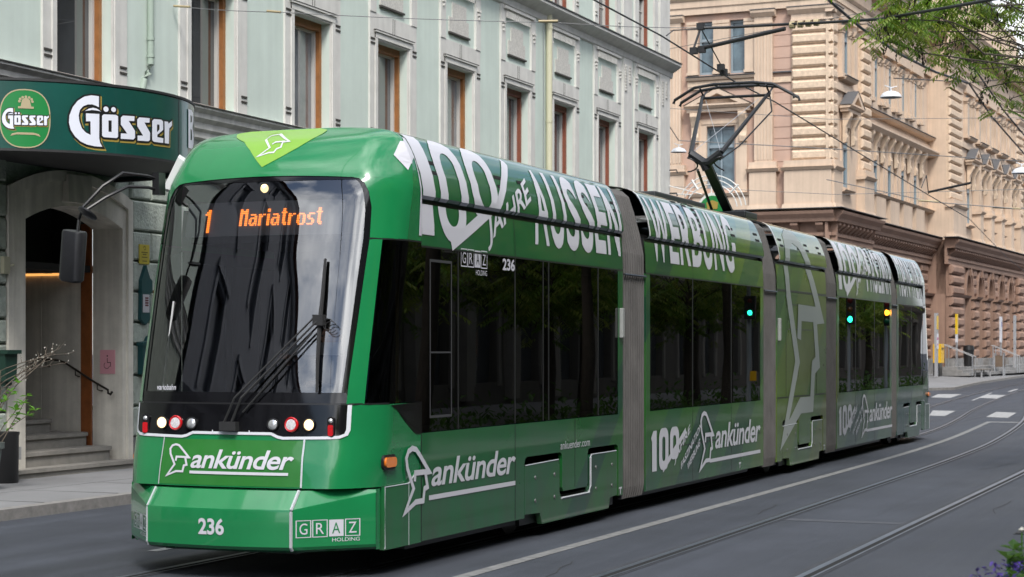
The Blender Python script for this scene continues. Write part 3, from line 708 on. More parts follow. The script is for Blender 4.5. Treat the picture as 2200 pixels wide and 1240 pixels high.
for x0, sx in ((20.62, 1.0), (30.5, .93)):
    Sd(fill2d([[(x0, .42), (x0 + .17 * sx, .42), (x0 + .17 * sx, .88), (x0 + .05 * sx, .88), (x0 - .04 * sx, .80), (x0, .76)]]))
    for q in (.26, .68):
        Sd(fill2d([rrect(x0 + q * sx, x0 + (q + .36) * sx, .42 + (.1 if q > .5 else 0), .90, .12, 5), rrect(x0 + (q + .12) * sx, x0 + (q + .24) * sx, .52 + (.1 if q > .5 else 0), .80, .05, 4)]), 1.1558 + q * .001)
    Sd(stroke([(x0 + .4 * sx, .42), (x0 + 1.32 * sx, .84)], .07 * sx), 1.157)
    for body, dx, dz, ln, hh in (('JAHRE', .85, .42, .75, .13), ('FASZINATION', 1.12, .36, 1.0, .09), ('WERBUNG', 1.38, .33, .62, .09)):
        t, f_ = fit(text2d(body, .02), 0, ln * sx, 0, hh)
        Sd(([(x0 + dx * sx + a * .86, .02 + dz + a * .46 + b) for a, b in t], f_), 1.1578)
    for k, st in enumerate(head(x0 + 1.9 * sx, x0 + 2.5 * sx, .33, 1.03, .05)): Sd(st, 1.1585 + .0008 * k)
    Sd(word_ankunder(x0 + 2.6 * sx, x0 + 4.85 * sx, .555, .87)); Sd(fill2d([[(x0 + 2.35 * sx, .395), (x0 + 4.85 * sx, .395), (x0 + 4.85 * sx, .44), (x0 + 2.35 * sx, .44)]]))
h.build('advert_lettering', WHITE(), tram, smooth=30)
h = MB()
for k, st in enumerate(head(26.75, 29.15, -2.12, .90, .24)): B(st, bigmap(NEAR, .0045 + .001 * k))
h.build('large_head_logo', mat('faded_white_vinyl', (.30, .33, .32), .4), tram)
h = MB(); r_ = graz(h, lambda q: (lambda a, b: side(NEAR, 1.150 + q)(a, b)), 15.2, 15.8, 2.53, 2.68); Sd(fit(text2d('236', .03), 16.16, 16.46, 2.53, 2.64), 1.150); go = h.build('window_lettering', WHITE(), tram)
h = MB(); Sd(fit(text2d('A', 0), *r_), 1.1525); h.build('logo_letter', BLACK(), go)
h = MB()                                                  # little white jacking marks on the sills
for x in (14.26, 19.5, 24.4, 29.4): Sd(fill2d([[(x - .05, .305), (x + .05, .305), (x + .05, .325), (x - .05, .325)]])); Sd(fill2d([[(x - .012, .25), (x + .012, .25), (x + .012, .305), (x - .012, .305)]]))
h.build('jacking_mark', WHITE(), tram)
# opening window outline of the driver's side window
h = MB()
for a in ([(14.56, 1.24), (15.0, 1.24), (15.0, 2.55), (14.56, 2.55)],):
    f_ = side(NEAR, 1.149); h.decal(*stroke(a, .022, True), lambda p, q: f_(p, q))
h.decal(*stroke([(14.56, 1.78), (15.0, 1.78)], .014), lambda p, q: side(NEAR, 1.1495)(p, q)); h.build('sliding_window_frame', mat('grey_frame', (.05, .05, .055), .4), tram)

# --- destination display behind the windscreen
def disp(a, z, d=0.0):
    t = -a; x = 13.62 + (z - 2.7) * .27 + .13 * t * t + .05 + d
    return (x, YT + t, z)
h = MB(); h.grid(lambda a, z: disp(a, z), rng(-.73, .73, 16), [2.735, 3.02]); dd = h.build('destination_display', mat('display_panel', (.30, .30, .31), .5), tram, smooth=60)
FONT = {'1': ['..##', '.###', '####', '..##', '..##', '..##', '..##', '..##', '..##', '..##', '..##', '..##'],
 'M': ['##..##', '######', '######', '##..##', '##..##', '##..##', '##..##', '##..##', '##..##', '##..##'],
 'a': ['......', '......', '......', '.####.', '....##', '.#####', '##..##', '##..##', '##.###', '.###.#'],
 'r': ['.....', '.....', '.....', '##.##', '###..', '##...', '##...', '##...', '##...', '##...'],
 'i': ['##', '##', '..', '##', '##', '##', '##', '##', '##', '##'],
 't': ['.##.', '.##.', '####', '.##.', '.##.', '.##.', '.##.', '.##.', '.###', '..##'],
 'o': ['......', '......', '......', '.####.', '##..##', '##..##', '##..##', '##..##', '##..##', '.####.'],
 's': ['.....', '.....', '.....', '.####', '##...', '##...', '.###.', '...##', '...##', '####.']}
led = MB()
def leds(txt, x, z1, px):
    for ch in txt:
        G = FONT[ch]
        for r, row in enumerate(G):
            for c, q in enumerate(row):
                if q == '#':
                    a, z = x + c * px, z1 - r * px * 1.12
                    led.face([disp(a - px * .44, z - px * .36, -.006), disp(a + px * .44, z - px * .36, -.006), disp(a + px * .44, z + px * .36, -.006), disp(a - px * .44, z + px * .36, -.006)])
        x += (len(G[0]) + 1.1) * px
leds('1', -.53, 2.955, .0145); leds('Mariatrost', -.18, 2.95, .0126)
led.build('led_text', mat('amber_led', (.3, .08, .01), .5, emit=(1, .22, .03), estr=2.4), dd)
h = MB(); h.lathe([(.036, 0), (.033, .012), (.001, .02)], disp(.02, 3.125, -.02), 18, (-1, 0, 0)); h.build('cab_lamp', mat('cab_lamp_glow', (.8, .6, .3), .3, emit=(1, .75, .35), estr=1.6), dd, smooth=60)
# --- cab interior: desk, seat, partition, blind edge, bottle
h = MB(); h.grid(lambda t, k: (cab(t / 1.15, 1.38)[0] + [.05, .25, .5, .52][k], YT + t, [1.36, 1.44, 1.40, .7][k]), rng(-.9, .9, 12), [0, 1, 2, 3]); h.build('driver_desk', mat('desk_grey', (.045, .047, .05), .6), tram, smooth=40)
h = MB(); h.box(14.75, 15.25, YT - .28, YT + .28, .95, 1.08); h.box(15.16, 15.3, YT - .27, YT + .27, 1.08, 1.75, .03); h.box(15.17, 15.27, YT - .14, YT + .14, 1.78, 2.02, .02); h.build('driver_seat', seatm, tram, bevel=.03)
h = MB(); h.box(15.85, 15.88, YT - 1.05, YT + 1.05, .36, 2.72); h.box(13.9, 15.85, YT - 1.0, YT + 1.0, .36, .60); h.box(14.1, 14.36, YT - .8, YT + .8, 3.24, 3.27); h.build('cab_partition', darkin, tram)
h = MB(); h.tube([(13.56, YT + .72, 2.2), (13.42, YT + .74, 1.45)], .008, 6); h.build('blind_guide', mat('pale_grey_plastic', (.5, .5, .5), .5), tram)
h = MB(); h.face([disp(.42, 1.86, -.0) , disp(.84, 1.86, 0), disp(.84, 1.76, 0), disp(.42, 1.76, 0)]); h.build('paper_notice', mat('paper', (.4, .4, .42), .8), tram)

# --- wiper, mirrors
def on(p, z, d): return cabn(p, z, d)
h = MB(); h.tube([on(-.573, 2.52, .03), on(-.585, 2.25, .035), on(-.59, 2.0, .04)], .013, 6, .02); h.tube([on(-.59, 2.0, .04), on(-.605, 1.7, .035), on(-.622, 1.46, .03)], .02, 6, .012)
wb = h.build('wiper_blade', RUBBER(), tram)
h = MB(); h.tube([on(-.02, 1.21, .05), on(-.10, 1.40, .09), on(-.59, 2.02, .08)], .013, 6, .008); h.tube([on(.035, 1.215, .05), on(-.05, 1.40, .09), on(-.575, 2.06, .08)], .011, 6, .008)
h.tube([on(-.10, 1.30, .04), on(-.30, 1.56, .05), on(-.55, 1.92, .06)], .008, 6)
c = Vector(on(-.59, 2.02, .06)); h.box(c.x - .03, c.x + .03, c.y - .045, c.y + .045, c.z - .04, c.z + .045)
c = Vector(on(0, 1.205, .03)); h.box(c.x - .04, c.x + .02, c.y - .075, c.y + .075, c.z - .05, c.z + .02)
for q in (0, 1):
    ctr = Vector(on(-.66 - .02 * q, 1.985 - .02 * q, .07)); h.tube([(ctr.x, ctr.y + .05 * math.cos(t) + .0, ctr.z + .045 * math.sin(t)) for t in rng(-2.6, 2.6, 12)], .0035, 5)
h.build('wiper_arm', RUBBER(), tram)
h = MB(); h.tube([(13.78, 8.74, 3.23), (13.62, 8.76, 3.25), (13.36, 8.83, 3.255), (13.22, 8.93, 3.14), (13.12, 9.055, 2.96), (13.11, 9.085, 2.86), (13.10, 9.095, 2.72)], .0135, 8)
h.tube([(13.78, 8.74, 3.14), (13.62, 8.755, 3.155), (13.40, 8.81, 3.145), (13.25, 8.92, 3.05), (13.12, 9.06, 2.92)], .0135, 8); h.box(13.70, 13.80, 8.70, 8.765, 3.10, 3.285)
ma = h.build('mirror_arm', BLACK(), tram, smooth=40)
h = MB(); h.plate([[(.93, 3.17), (1.0, 3.16), (1.15, 3.2), (1.25, 3.42), (.93, 3.45), (.90, 3.42)]], lambda a, b, d: cabn(a, b, .055 - d), .06); h.build('mirror_bracket', mat('white_rim', (.6, .6, .6), .4), tram)
h = MB(); T_ = Matrix.Translation((13.10, 9.135, 2.565)) @ Matrix.Rotation(math.radians(9), 4, 'X') @ Matrix.Rotation(math.radians(-6), 4, 'Y')
h.T = lambda x, y, z: T_ @ Vector((x, y, z))
outl = rrect(-.10, .10, -.07, .07, .055, 6)
h.grid(lambda k, q: (lambda s_: (outl[int(k) % len(outl)][1] * s_, outl[int(k) % len(outl)][0] * s_, [-.215, -.21, -.19, .19, .207, .21][int(q)]))([0, .8, 1, 1, .93, 0][int(q)]), range(len(outl) + 1), range(6))
h.build('mirror_head', mat('mirror_black', (.014, .0145, .017), .45, var=.2, scale=20), ma, smooth=40)
h = MB(); h.lathe([(.001, .02), (.05, .015), (.085, 0), (.088, -.012), (.001, -.014)], (13.1, 9.0, 2.905), 20, (-.5, .3, -.8)); h.build('ramp_mirror', mat('mirror_black', (.014, .0145, .017), .45), ma, smooth=40)

# --- roof gear and pantograph
h = MB(); h.box(22.5, 24.7, YT - .6, YT + .6, 3.62, 3.765); h.box(31, 32.6, YT - .5, YT + .5, 3.62, 3.73); h.build('roof_equipment', mat('roof_box', (.03, .032, .035), .5, var=.3), tram, bevel=.02)
pm = mat('pantograph_black', (.02, .021, .024), .38, metal=.3); PB = lambda x, o, z: (x, YT + o, z)
h = MB(); h.box(27.7, 28.4, YT - .35, YT + .35, 3.78, 3.88); h.build('pantograph_base', pm, tram, bevel=.02)
h = MB(); h.T = None
h.grid(lambda k, q: PB([28.12, 26.83][int(q)] + [(-.09, 0), (.09, 0), (.09, 0), (-.09, 0), (-.09, 0)][int(k)][0] * .6, [.07, .07, -.07, -.07, .07][int(k)], [3.84, 4.50][int(q)]), range(5), [0, 1])
h.tube([PB(27.75, .16, 3.84), PB(26.78, .12, 4.42)], .022, 8); h.build('lower_arm', pm, tram)
h = MB(); h.tube([PB(26.79, .23, 4.66), PB(26.79, .04, 4.53), PB(26.79, -.04, 4.53), PB(26.79, -.23, 4.66)], .065, 8); h.tube([PB(26.79, .04, 4.53), PB(26.82, 0, 4.42)], .06, 8)
for s_ in (-1, 1): h.tube([PB(26.79 + .1 * math.sin(t), s_ * (.2 + .07 * math.cos(t)), 4.50 + .10 * math.sin(t * .5 - 1.5)) for t in rng(0, 6.2, 14)], .012, 6)
h.build('knee_yoke', pm, tram, smooth=40)
h = MB()
for s_ in (-1, 1): h.tube([PB(26.79, s_ * .23, 4.66), PB(28.40, s_ * .52, 5.70)], .036, 8, .026)
h.tube([PB(26.82, -.20, 4.56), PB(27.3, -.36, 4.80), PB(28.3, -.60, 5.42), PB(28.42, -.54, 5.66)], .012, 6); h.tube([PB(28.40, .54, 5.68), PB(28.40, -.54, 5.68)], .022, 8); h.build('upper_arm', pm, tram)
h = MB(); h.tube([PB(26.85, .20, 4.70), PB(28.30, -.40, 5.62)], .004, 5); h.tube([PB(26.85, -.20, 4.70), PB(28.30, .44, 5.64)], .004, 5); h.build('arm_brace', STEEL(), tram)
h = MB()
for dx in (-.17, .17): h.tube([PB(28.45 + dx, .95, 5.60), PB(28.45 + dx, .93, 5.655), PB(28.45 + dx, .62, 5.83), PB(28.45 + dx, .3, 5.87), PB(28.45 + dx, -.3, 5.87), PB(28.45 + dx, -.62, 5.83), PB(28.45 + dx, -.93, 5.655), PB(28.45 + dx, -.95, 5.60)], .024, 8)
for s_ in (-.52, .52): h.tube([PB(28.25, s_, 5.82), PB(28.45, s_, 5.72), PB(28.65, s_, 5.82)], .016, 6); h.tube([PB(28.45, s_, 5.72), PB(28.40, s_, 5.67)], .03, 6)
for s_ in (-.32, .32): h.tube([PB(28.28, s_, 5.87), PB(28.62, s_, 5.87)], .012, 6)
h.build('collector_head', pm, tram, smooth=40)
# ------------------------------------------------------------------ ground
ASPH = mat('asphalt', (.036, .041, .053), .78, var=.24, scale=.7, bump=.3, bscale=190)
def asphalt_wear():                                        # tyre polish along the lanes and blotchy patches
    nt = ASPH.node_tree; b = nt.nodes['Principled BSDF']; tc = nt.nodes.new('ShaderNodeTexCoord'); src = b.inputs['Base Color'].links[0].from_socket
    mp = nt.nodes.new('ShaderNodeMapping'); mp.inputs['Scale'].default_value = (.03, 1.3, 1); n = nt.nodes.new('ShaderNodeTexNoise'); n.inputs['Scale'].default_value = 1; n.inputs['Detail'].default_value = 7; n.inputs['Roughness'].default_value = .6
    nt.links.new(tc.outputs['Object'], mp.inputs['Vector']); nt.links.new(mp.outputs['Vector'], n.inputs['Vector'])
    n2 = nt.nodes.new('ShaderNodeTexNoise'); n2.inputs['Scale'].default_value = 60; n2.inputs['Detail'].default_value = 3; nt.links.new(tc.outputs['Object'], n2.inputs['Vector'])
    r1 = nt.nodes.new('ShaderNodeMapRange'); r1.inputs[1].default_value = .3; r1.inputs[2].default_value = .7; r1.inputs[3].default_value = .62; r1.inputs[4].default_value = 1.32; nt.links.new(n.outputs['Fac'], r1.inputs[0])
    r2 = nt.nodes.new('ShaderNodeMapRange'); r2.inputs[1].default_value = .3; r2.inputs[2].default_value = .7; r2.inputs[3].default_value = .8; r2.inputs[4].default_value = 1.2; nt.links.new(n2.outputs['Fac'], r2.inputs[0])
    mu = nt.nodes.new('ShaderNodeMath'); mu.operation = 'MULTIPLY'; nt.links.new(r1.outputs[0], mu.inputs[0]); nt.links.new(r2.outputs[0], mu.inputs[1])
    v = nt.nodes.new('ShaderNodeVectorMath'); v.operation = 'SCALE'; nt.links.new(src, v.inputs[0]); nt.links.new(mu.outputs[0], v.inputs['Scale']); nt.links.new(v.outputs[0], b.inputs['Base Color'])
    r3 = nt.nodes.new('ShaderNodeMapRange'); r3.inputs[1].default_value = .3; r3.inputs[2].default_value = .7; r3.inputs[3].default_value = .5; r3.inputs[4].default_value = .85; nt.links.new(n.outputs['Fac'], r3.inputs[0]); nt.links.new(r3.outputs[0], b.inputs['Roughness'])
asphalt_wear()
m = MB(); m.face([(-400, -400, 0), (900, -400, 0), (900, 400, 0), (-400, 400, 0)]); tag(m.build('road', ASPH), kind='structure')
PAVE = mat('pavement_asphalt', (.19, .19, .195), .85, var=.18, scale=.8, bump=.2, bscale=120)
KERB = mat('granite_kerb', (.21, .2, .19), .75, var=.3, scale=9, bump=.2, bscale=80)
def poly_strip(mb, A, B):                                  # two polylines of (x, y, z)
    for k in range(len(A) - 1): mb.face([A[k], A[k + 1], B[k + 1], B[k]])
def pavement(name, kerb, back):
    m = MB(); inn = [(x, y + .16 * s_, z) for (x, y, z), s_ in zip(kerb, [1 if b[1] > k[1] else -1 for k, b in zip(kerb, back)])]
    poly_strip(m, inn, back); o = tag(m.build(name, PAVE), kind='structure')
    m = MB(); m_in = [(x, y, z + .002) for x, y, z in inn]; poly_strip(m, kerb, m_in); poly_strip(m, [(x, y, -.05) for x, y, z in kerb], kerb); k = tag(m.build('kerb', KERB), kind='structure')
pavement('pavement', [(-80, 12.45, .12), (10, 12.45, .12), (30, 12.45, .12), (46, 12.5, .12), (49, 13.2, .12), (50.4, 15.3, .12), (50.6, 40, .12)], [(-80, 15.6, .13), (10, 15.6, .13), (30, 15.6, .13), (46, 15.6, .13), (48, 15.6, .13), (48.5, 15.8, .13), (48.5, 40, .13)])
pavement('pavement', [(80, 42, .12), (80.6, 22, .12), (82, 16, .12), (87, 13.6, .12), (103, 14.7, .12), (128.6, 15.6, .14), (170, 16.2, .16), (320, 16.5, .2)], [(90, 42, .2), (91, 24, .25), (92, 20.6, .3), (97, 20.3, .32), (105, 20.0, .33), (130, 19.0, .35), (170, 17.4, .36), (320, 17, .4)])
pavement('pavement', [(-80, 1.75, .12), (17.5, 1.75, .12), (30, 1.0, .12), (60, .8, .12), (200, 5, .12)], [(-80, -9, .13), (17.5, -9, .13), (30, -9, .13), (60, -9, .13), (200, -9, .13)])
# paving joints and a pale sill strip on the near pavement
m = MB()
for x in rng(-10, 48, 40): m.box(x, x + .012, 12.62, 15.28, .121, .1255)
m.box(-40, 48, 13.9, 13.912, .121, .1258); tag(m.build('pavement_joint', mat('joint_dark', (.09, .09, .09), .9)), kind='structure')
# tramway rails
RA = [(-60, 5.0), (26, 5.0), (32, 5.04), (38, 5.22), (47.4, 5.85), (56, 6.7), (66, 7.9), (80, 9.6), (110, 12.6)]
RB = [(x, y - 1.49 - (0.05 if x > 40 else 0)) for x, y in RA]
RC = [(-60, 7.0), (36, 7.0), (43.1, 7.2), (50, 7.75), (58.7, 8.6), (73.3, 9.75), (88.2, 10.75), (120, 12.2), (200, 14)]
RD = [(-60, 8.5), (36, 8.5), (43.1, 8.72), (50, 9.25), (62.1, 10.35), (76.6, 11.4), (94.4, 12.4), (120, 13.4), (200, 15.2)]
def smooth_line(P, n=6):
    out = []
    for k in range(len(P) - 1):
        a, b = P[k], P[k + 1]; p0 = P[max(0, k - 1)]; p3 = P[min(len(P) - 1, k + 2)]
        for j in range(n):
            t = j / n; h = b[0] - a[0]; ma = (b[1] - p0[1]) / max(.1, b[0] - p0[0]); mb_ = (p3[1] - a[1]) / max(.1, p3[0] - a[0])
            y = (2 * t**3 - 3 * t * t + 1) * a[1] + (t**3 - 2 * t * t + t) * h * ma + (-2 * t**3 + 3 * t * t) * b[1] + (t**3 - t * t) * h * mb_
            out.append((a[0] + h * t, y))
    return out + [P[-1]]
def ribbon(mb, P, a, b, z): poly_strip(mb, [(x, y + a, z) for x, y in P], [(x, y + b, z) for x, y in P])
RAIL = mat('worn_rail_steel', (.20, .22, .26), .36, metal=.8, var=.2, scale=3)
GROOVE = mat('rail_groove', (.006, .006, .006), .9)
for P, s_ in ((RA, -1), (RB, 1), (RC, 1), (RD, -1)):
    P = smooth_line(P); m = MB()
    ribbon(m, P, -.008, .05, .009); ribbon(m, P, -.085, -.062, .008)
    tr = tag(m.build('tram_track', RAIL), kind='structure')
    m = MB(); ribbon(m, P, -.115, .115, .004); g_ = m.build('track_filler', mat('track_filler', (.034, .037, .044), .8, var=.3, scale=6), tr); 
    m = MB(); ribbon(m, P, -.062, -.008, .0065); m.build('rail_groove', GROOVE, tr)
# painted markings
PAINTW = mat('road_paint', (.30, .30, .30), .75, var=.35, scale=7); PAINTL = mat('worn_line_paint', (.17, .17, .17), .75, var=.4, scale=9)
m = MB(); LN = smooth_line([(-40, 6.02), (28, 6.02), (34, 6.06), (40, 6.25), (48.6, 6.75)]); ribbon(m, LN, -.065, .065, .0045)
tag(m.build('road_marking', PAINTL), kind='structure'); m = MB(); m.face([(48.4, 6.8, .0047), (48.75, 6.8, .0047), (48.75, 5.6, .0047), (48.4, 5.6, .0047)])
for q in (((72.86, 10.47), (78.27, 10.99), (77.76, 10.12), (71.76, 9.54)), ((52.18, 7.32), (56.6, 7.65), (55.98, 7.0), (51.68, 6.68)), ((52.71, 8.92), (57.21, 9.57), (57.02, 8.88), (52.5, 8.46)), ((72.89, 12.27), (78.36, 12.91), (78.72, 12.01), (72.45, 11.47))): m.face([(x, y, .0052) for x, y in q])
for k in range(-6, 9): m.face([(14.6 + 5 * k, 9.29, .0045), (16.3 + 5 * k, 9.29, .0045), (16.3 + 5 * k, 9.40, .0045), (14.6 + 5 * k, 9.40, .0045)]) if k <= 0 else None
m.face([(84, 10.9, .005), (90, 11.3, .005), (90, 11.15, .005), (84, 10.75, .005)]); m.face([(69, 10.2, .005), (82, 11.3, .005), (82, 11.22, .005), (69, 10.12, .005)])
tag(m.build('road_marking', PAINTW), kind='structure')
m = MB()                                                   # a pale mended trench and hairline cracks across the near track
m.face([(19.75, 4.87, .003), (20.0, 4.87, .003), (19.95, 3.58, .003), (19.72, 3.58, .003)]); tag(m.build('road_patch', mat('pale_patch', (.058, .063, .075), .85, var=.3, scale=14)), kind='structure')
m = MB(); random.seed(3)
for k in range(4):
    x, y = random.uniform(9, 30), random.choice([5.55, 4.2, 2.9, 2.6, 5.3]); pts = [(x, y, .0036)]
    for j in range(5): pts.append((pts[-1][0] + random.uniform(.1, .5), pts[-1][1] + random.uniform(-.12, .12), .0036))
    poly_strip(m, pts, [(a, b + .012, c) for a, b, c in pts])
tag(m.build('road_crack', mat('crack', (.03, .03, .032), .9)), kind='structure')
dr = thing('drain_cover', 'black iron drain grate set in the road near the flowers', 'drain cover', (19.4, 2.15, 0))
m = MB()
for k in range(6): m.box(19.15, 19.65, 1.93 + .085 * k, 1.98 + .085 * k, .003, .012)
m.box(19.1, 19.7, 1.87, 2.42, .002, .006); m.build('grate', mat('iron', (.02, .02, .02), .6), dr)

# ------------------------------------------------------------------ green building
STUC = mat('pale_green_stucco', (.595, .675, .615), .85, var=.07, scale=1.1, bump=.12, bscale=60, streak=.07)
TRIM = mat('cream_trim', (.66, .645, .61), .8, var=.10, scale=2.5, bump=.1, bscale=50, streak=.12)
TRIMG = mat('grey_trim', (.66, .645, .61), .85, var=.22, scale=2.5, bump=.15, bscale=50, streak=.25)
RUST = mat('mossy_grey_block', (.40, .44, .385), .9, var=.28, scale=5, bump=.9, bscale=26, streak=.2)
BROWN = mat('brown_wood', (.30, .125, .04), .5, var=.25, scale=6); REDB = mat('red_brown_wood', (.23, .075, .045), .5, var=.2, scale=6)
SASH = mat('pale_sash', (.55, .53, .5), .5)
PANE = mat('window_pane', (.075, .085, .095), .015, var=.35, scale=.9, spec=.9, coat=1.0)
CURT = mat('net_curtain', (.33, .34, .35), .8, var=.15, scale=5)
SLOTSHADE = mat('slot_shade', (.05, .045, .04), .8)  # dark colour standing in for the shade of slots and ledges
gb = thing('green_building', 'pale green stucco building with cream window surrounds behind the tram', 'building', (21, 15.3, 0))
G = lambda x, y, z: (x, 15.3 - y, z)
def facade_wall(mb, x0, x1, z0, z1, ops, depth, back=None):
    xs = sorted({x0, x1, *[o[0] for o in ops], *[o[1] for o in ops]}); zs = sorted({z0, z1, *[o[2] for o in ops], *[o[3] for o in ops]})
    xs = [x for x in xs if x0 <= x <= x1]; zs = [z for z in zs if z0 <= z <= z1]
    for a, b in zip(xs, xs[1:]):
        for c, d in zip(zs, zs[1:]):
            mx, mz = (a + b) / 2, (c + d) / 2
            if not any(o[0] < mx < o[1] and o[2] < mz < o[3] for o in ops): mb.face([(a, 0, c), (b, 0, c), (b, 0, d), (a, 0, d)])
    for a, b, c, d in ops:
        mb.face([(a, 0, c), (a, -depth, c), (a, -depth, d), (a, 0, d)]); mb.face([(b, 0, c), (b, -depth, c), (b, -depth, d), (b, 0, d)])
        mb.face([(a, 0, c), (b, 0, c), (b, -depth, c), (a, -depth, c)]); mb.face([(a, 0, d), (b, 0, d), (b, -depth, d), (a, -depth, d)])
WX = [12.2, 15.3, 18.45, 21.53, 24.94, 28.19, 31.36, 34.48, 37.60, 40.45, 43.50, 46.59]
WW, Z1, Z2, U1, U2 = 1.32, 5.52, 7.45, 9.62, 11.7
WX = WX[2:]
ops = [(x, x + WW, Z1, Z2) for x in WX] + [(x, x + WW, U1, U2) for x in WX]
m = MB(G); facade_wall(m, 8, 49.24, 5.0, 17, ops, .34); m.T = None
m.face([(49.24, 15.3, 0), (49.24, 32, 0), (49.24, 32, 17), (49.24, 15.3, 17)]); m.face([(8, 15.3, 0), (8, 32, 0), (8, 32, 17), (8, 15.3, 17)])
m.build('wall', STUC, gb)
m = MB(G); facade_wall(m, 8, 49.24, 0, 5.0, [(20.75, 23.1, 0, 4.0)] + [(x, x + 1.5, 1.2, 3.9) for x in (26, 29.5, 33, 36.5, 40, 43.5, 46.8)], .3)
m.build('ground_floor_wall', RUST, gb)
m = MB(G)                                                  # rusticated courses
zz = [.55, 1.0, 1.44, 1.88, 2.20, 2.64, 3.08, 3.51, 3.96, 4.42]
for k, (a, b) in enumerate(zip(zz, zz[1:])):
    for seg in ((14.5, 20.40), (23.29, 25.9), (27.6, 29.4), (31.1, 32.9), (34.6, 36.4), (38.1, 39.9), (41.6, 43.4), (45.1, 46.7), (48.4, 49.2)):
        x = seg[0]; j = k % 2
        while x < seg[1] - .1:
            x2 = min(seg[1], x + (.95 if (j or x > seg[0] + .1) else .5)); m.bossage(x + .012, x2 - .012, 0, .075, a + .016, b - .016, .022); x = x2
m.build('stone_course', RUST, gb)
m = MB(G); m.box(14.5, 20.40, 0, .10, 0, .55); m.box(23.29, 49.24, 0, .10, 0, .55); m.build('plinth', mat('dark_plinth', (.12, .12, .12), .85, var=.3, scale=4), gb)
m = MB(G); m.sweep([(0, 5.0), (.05, 5.03), (.05, 5.12), (.10, 5.16), (.10, 5.25), (.17, 5.31), (.17, 5.38), (.24, 5.44), (.24, 5.475), (0, 5.505)], 8, 49.35); m.build('string_course', TRIMG, gb)
m = MB(G); m.box(8, 49.4, .0, .26, 5.476, 5.49); m.build('ledge_flashing', mat('dark_flashing', (.06, .06, .06), .7), gb)
m = MB(G); m.sweep([(0, 9.12), (.05, 9.15), (.07, 9.28), (.16, 9.33), (.26, 9.40), (.30, 9.44), (.30, 9.50), (0, 9.54)], 8, 49.5); m.build('cornice', TRIM, gb)
m = MB(G); m.box(8, 49.52, 0, .32, 9.502, 9.53); m.build('ledge_flashing', mat('dark_flashing', (.06, .06, .06), .7), gb)
m = MB(G); m.sweep([(0, 16.2), (.3, 16.4), (.6, 16.7), (.6, 16.95), (0, 17.05)], 8, 49.6); m.build('eaves_cornice', TRIM, gb)
m = MB(); m.box(8, 49.5, 15.1, 32, 17.0, 17.2, .0); m.face([(8, 15.1, 17.2), (49.5, 15.1, 17.2), (49.5, 20, 21), (8, 20, 21)]); m.build('roof', mat('roof_tile', (.14, .06, .045), .8, var=.3, scale=3), gb)
m = MB(G); m.box(45.32, 45.99, 0, .07, 5.51, 9.12); m.box(48.35, 49.20, 0, .07, 5.51, 9.12); m.box(45.32, 45.99, 0, .07, 9.55, 16.2); m.box(48.35, 49.20, 0, .07, 9.55, 16.2); m.build('pilaster', TRIM, gb)
m = MB(G)
for x0 in (45.40, 48.5):
    for c in range(2):
        for k in range(9 - 3 * c): m.box(x0 + .16 * c * 2, x0 + .16 * c * 2 + .11, .07, .10, 8.9 - .075 * k, 8.95 - .075 * k)
m.build('pilaster_ornament', TRIMG, gb)
def window_proto(x, z, h, wood, upper):
    f = MB(lambda a, b, c: G(x + a, b, z + c))
    f.box(0, .075, -.34, -.15, 0, h); f.box(WW - .075, WW, -.34, -.15, 0, h); f.box(.075, WW - .075, -.34, -.15, h - .13, h); f.box(.075, WW - .075, -.34, -.12, 0, .06)
    if upper: f.box(.075, WW - .075, -.30, -.22, h * .66, h * .66 + .07)
    o = f.build('window', wood, gb)
    s_ = MB(lambda a, b, c: G(x + a, b, z + c)); s_.box(.075, .11, -.31, -.245, .06, h - .13); s_.box(WW - .125, WW - .075, -.31, -.225, .06, h - .13); s_.box(.11, WW - .125, -.31, -.245, h - .17, h - .13); s_.box(.11, WW - .125, -.31, -.245, .06, .10)
    if upper:
        s_.box(WW / 2 - .03, WW / 2 + .03, -.31, -.25, .1, h - .17)
        for q in (.3, .5): s_.box(.11, WW - .12, -.305, -.26, h * q, h * q + .025)
    s_.build('sash', SASH, o)
    kp = int(x * 7) % 4; pm_ = [PANE, mat('pane_with_net', (.16, .17, .185), .03, var=.35, scale=1.4, spec=.9, coat=1.0), mat('pane_dim_room', (.045, .05, .055), .012, var=.4, scale=.7, spec=.9, coat=1.0), PANE][kp]
    p = MB(lambda a, b, c: G(x + a, b, z + c)); p.face([(.1, -.285, .08), (WW - .1, -.285, .08), (WW - .1, -.285, h - .15), (.1, -.285, h - .15)]); p.build('pane', pm_, o)
    if kp == 1 and not upper: p = MB(lambda a, b, c: G(x + a, b, z + c)); p.grid(lambda a, c: (a, -.283 + .0, c), [.12, .40], [.1, h - .18]); p.build('drawn_curtain', mat('pane_with_curtain', (.36, .36, .35), .05, var=.3, scale=9, spec=.9, coat=1.0), o)
    return o
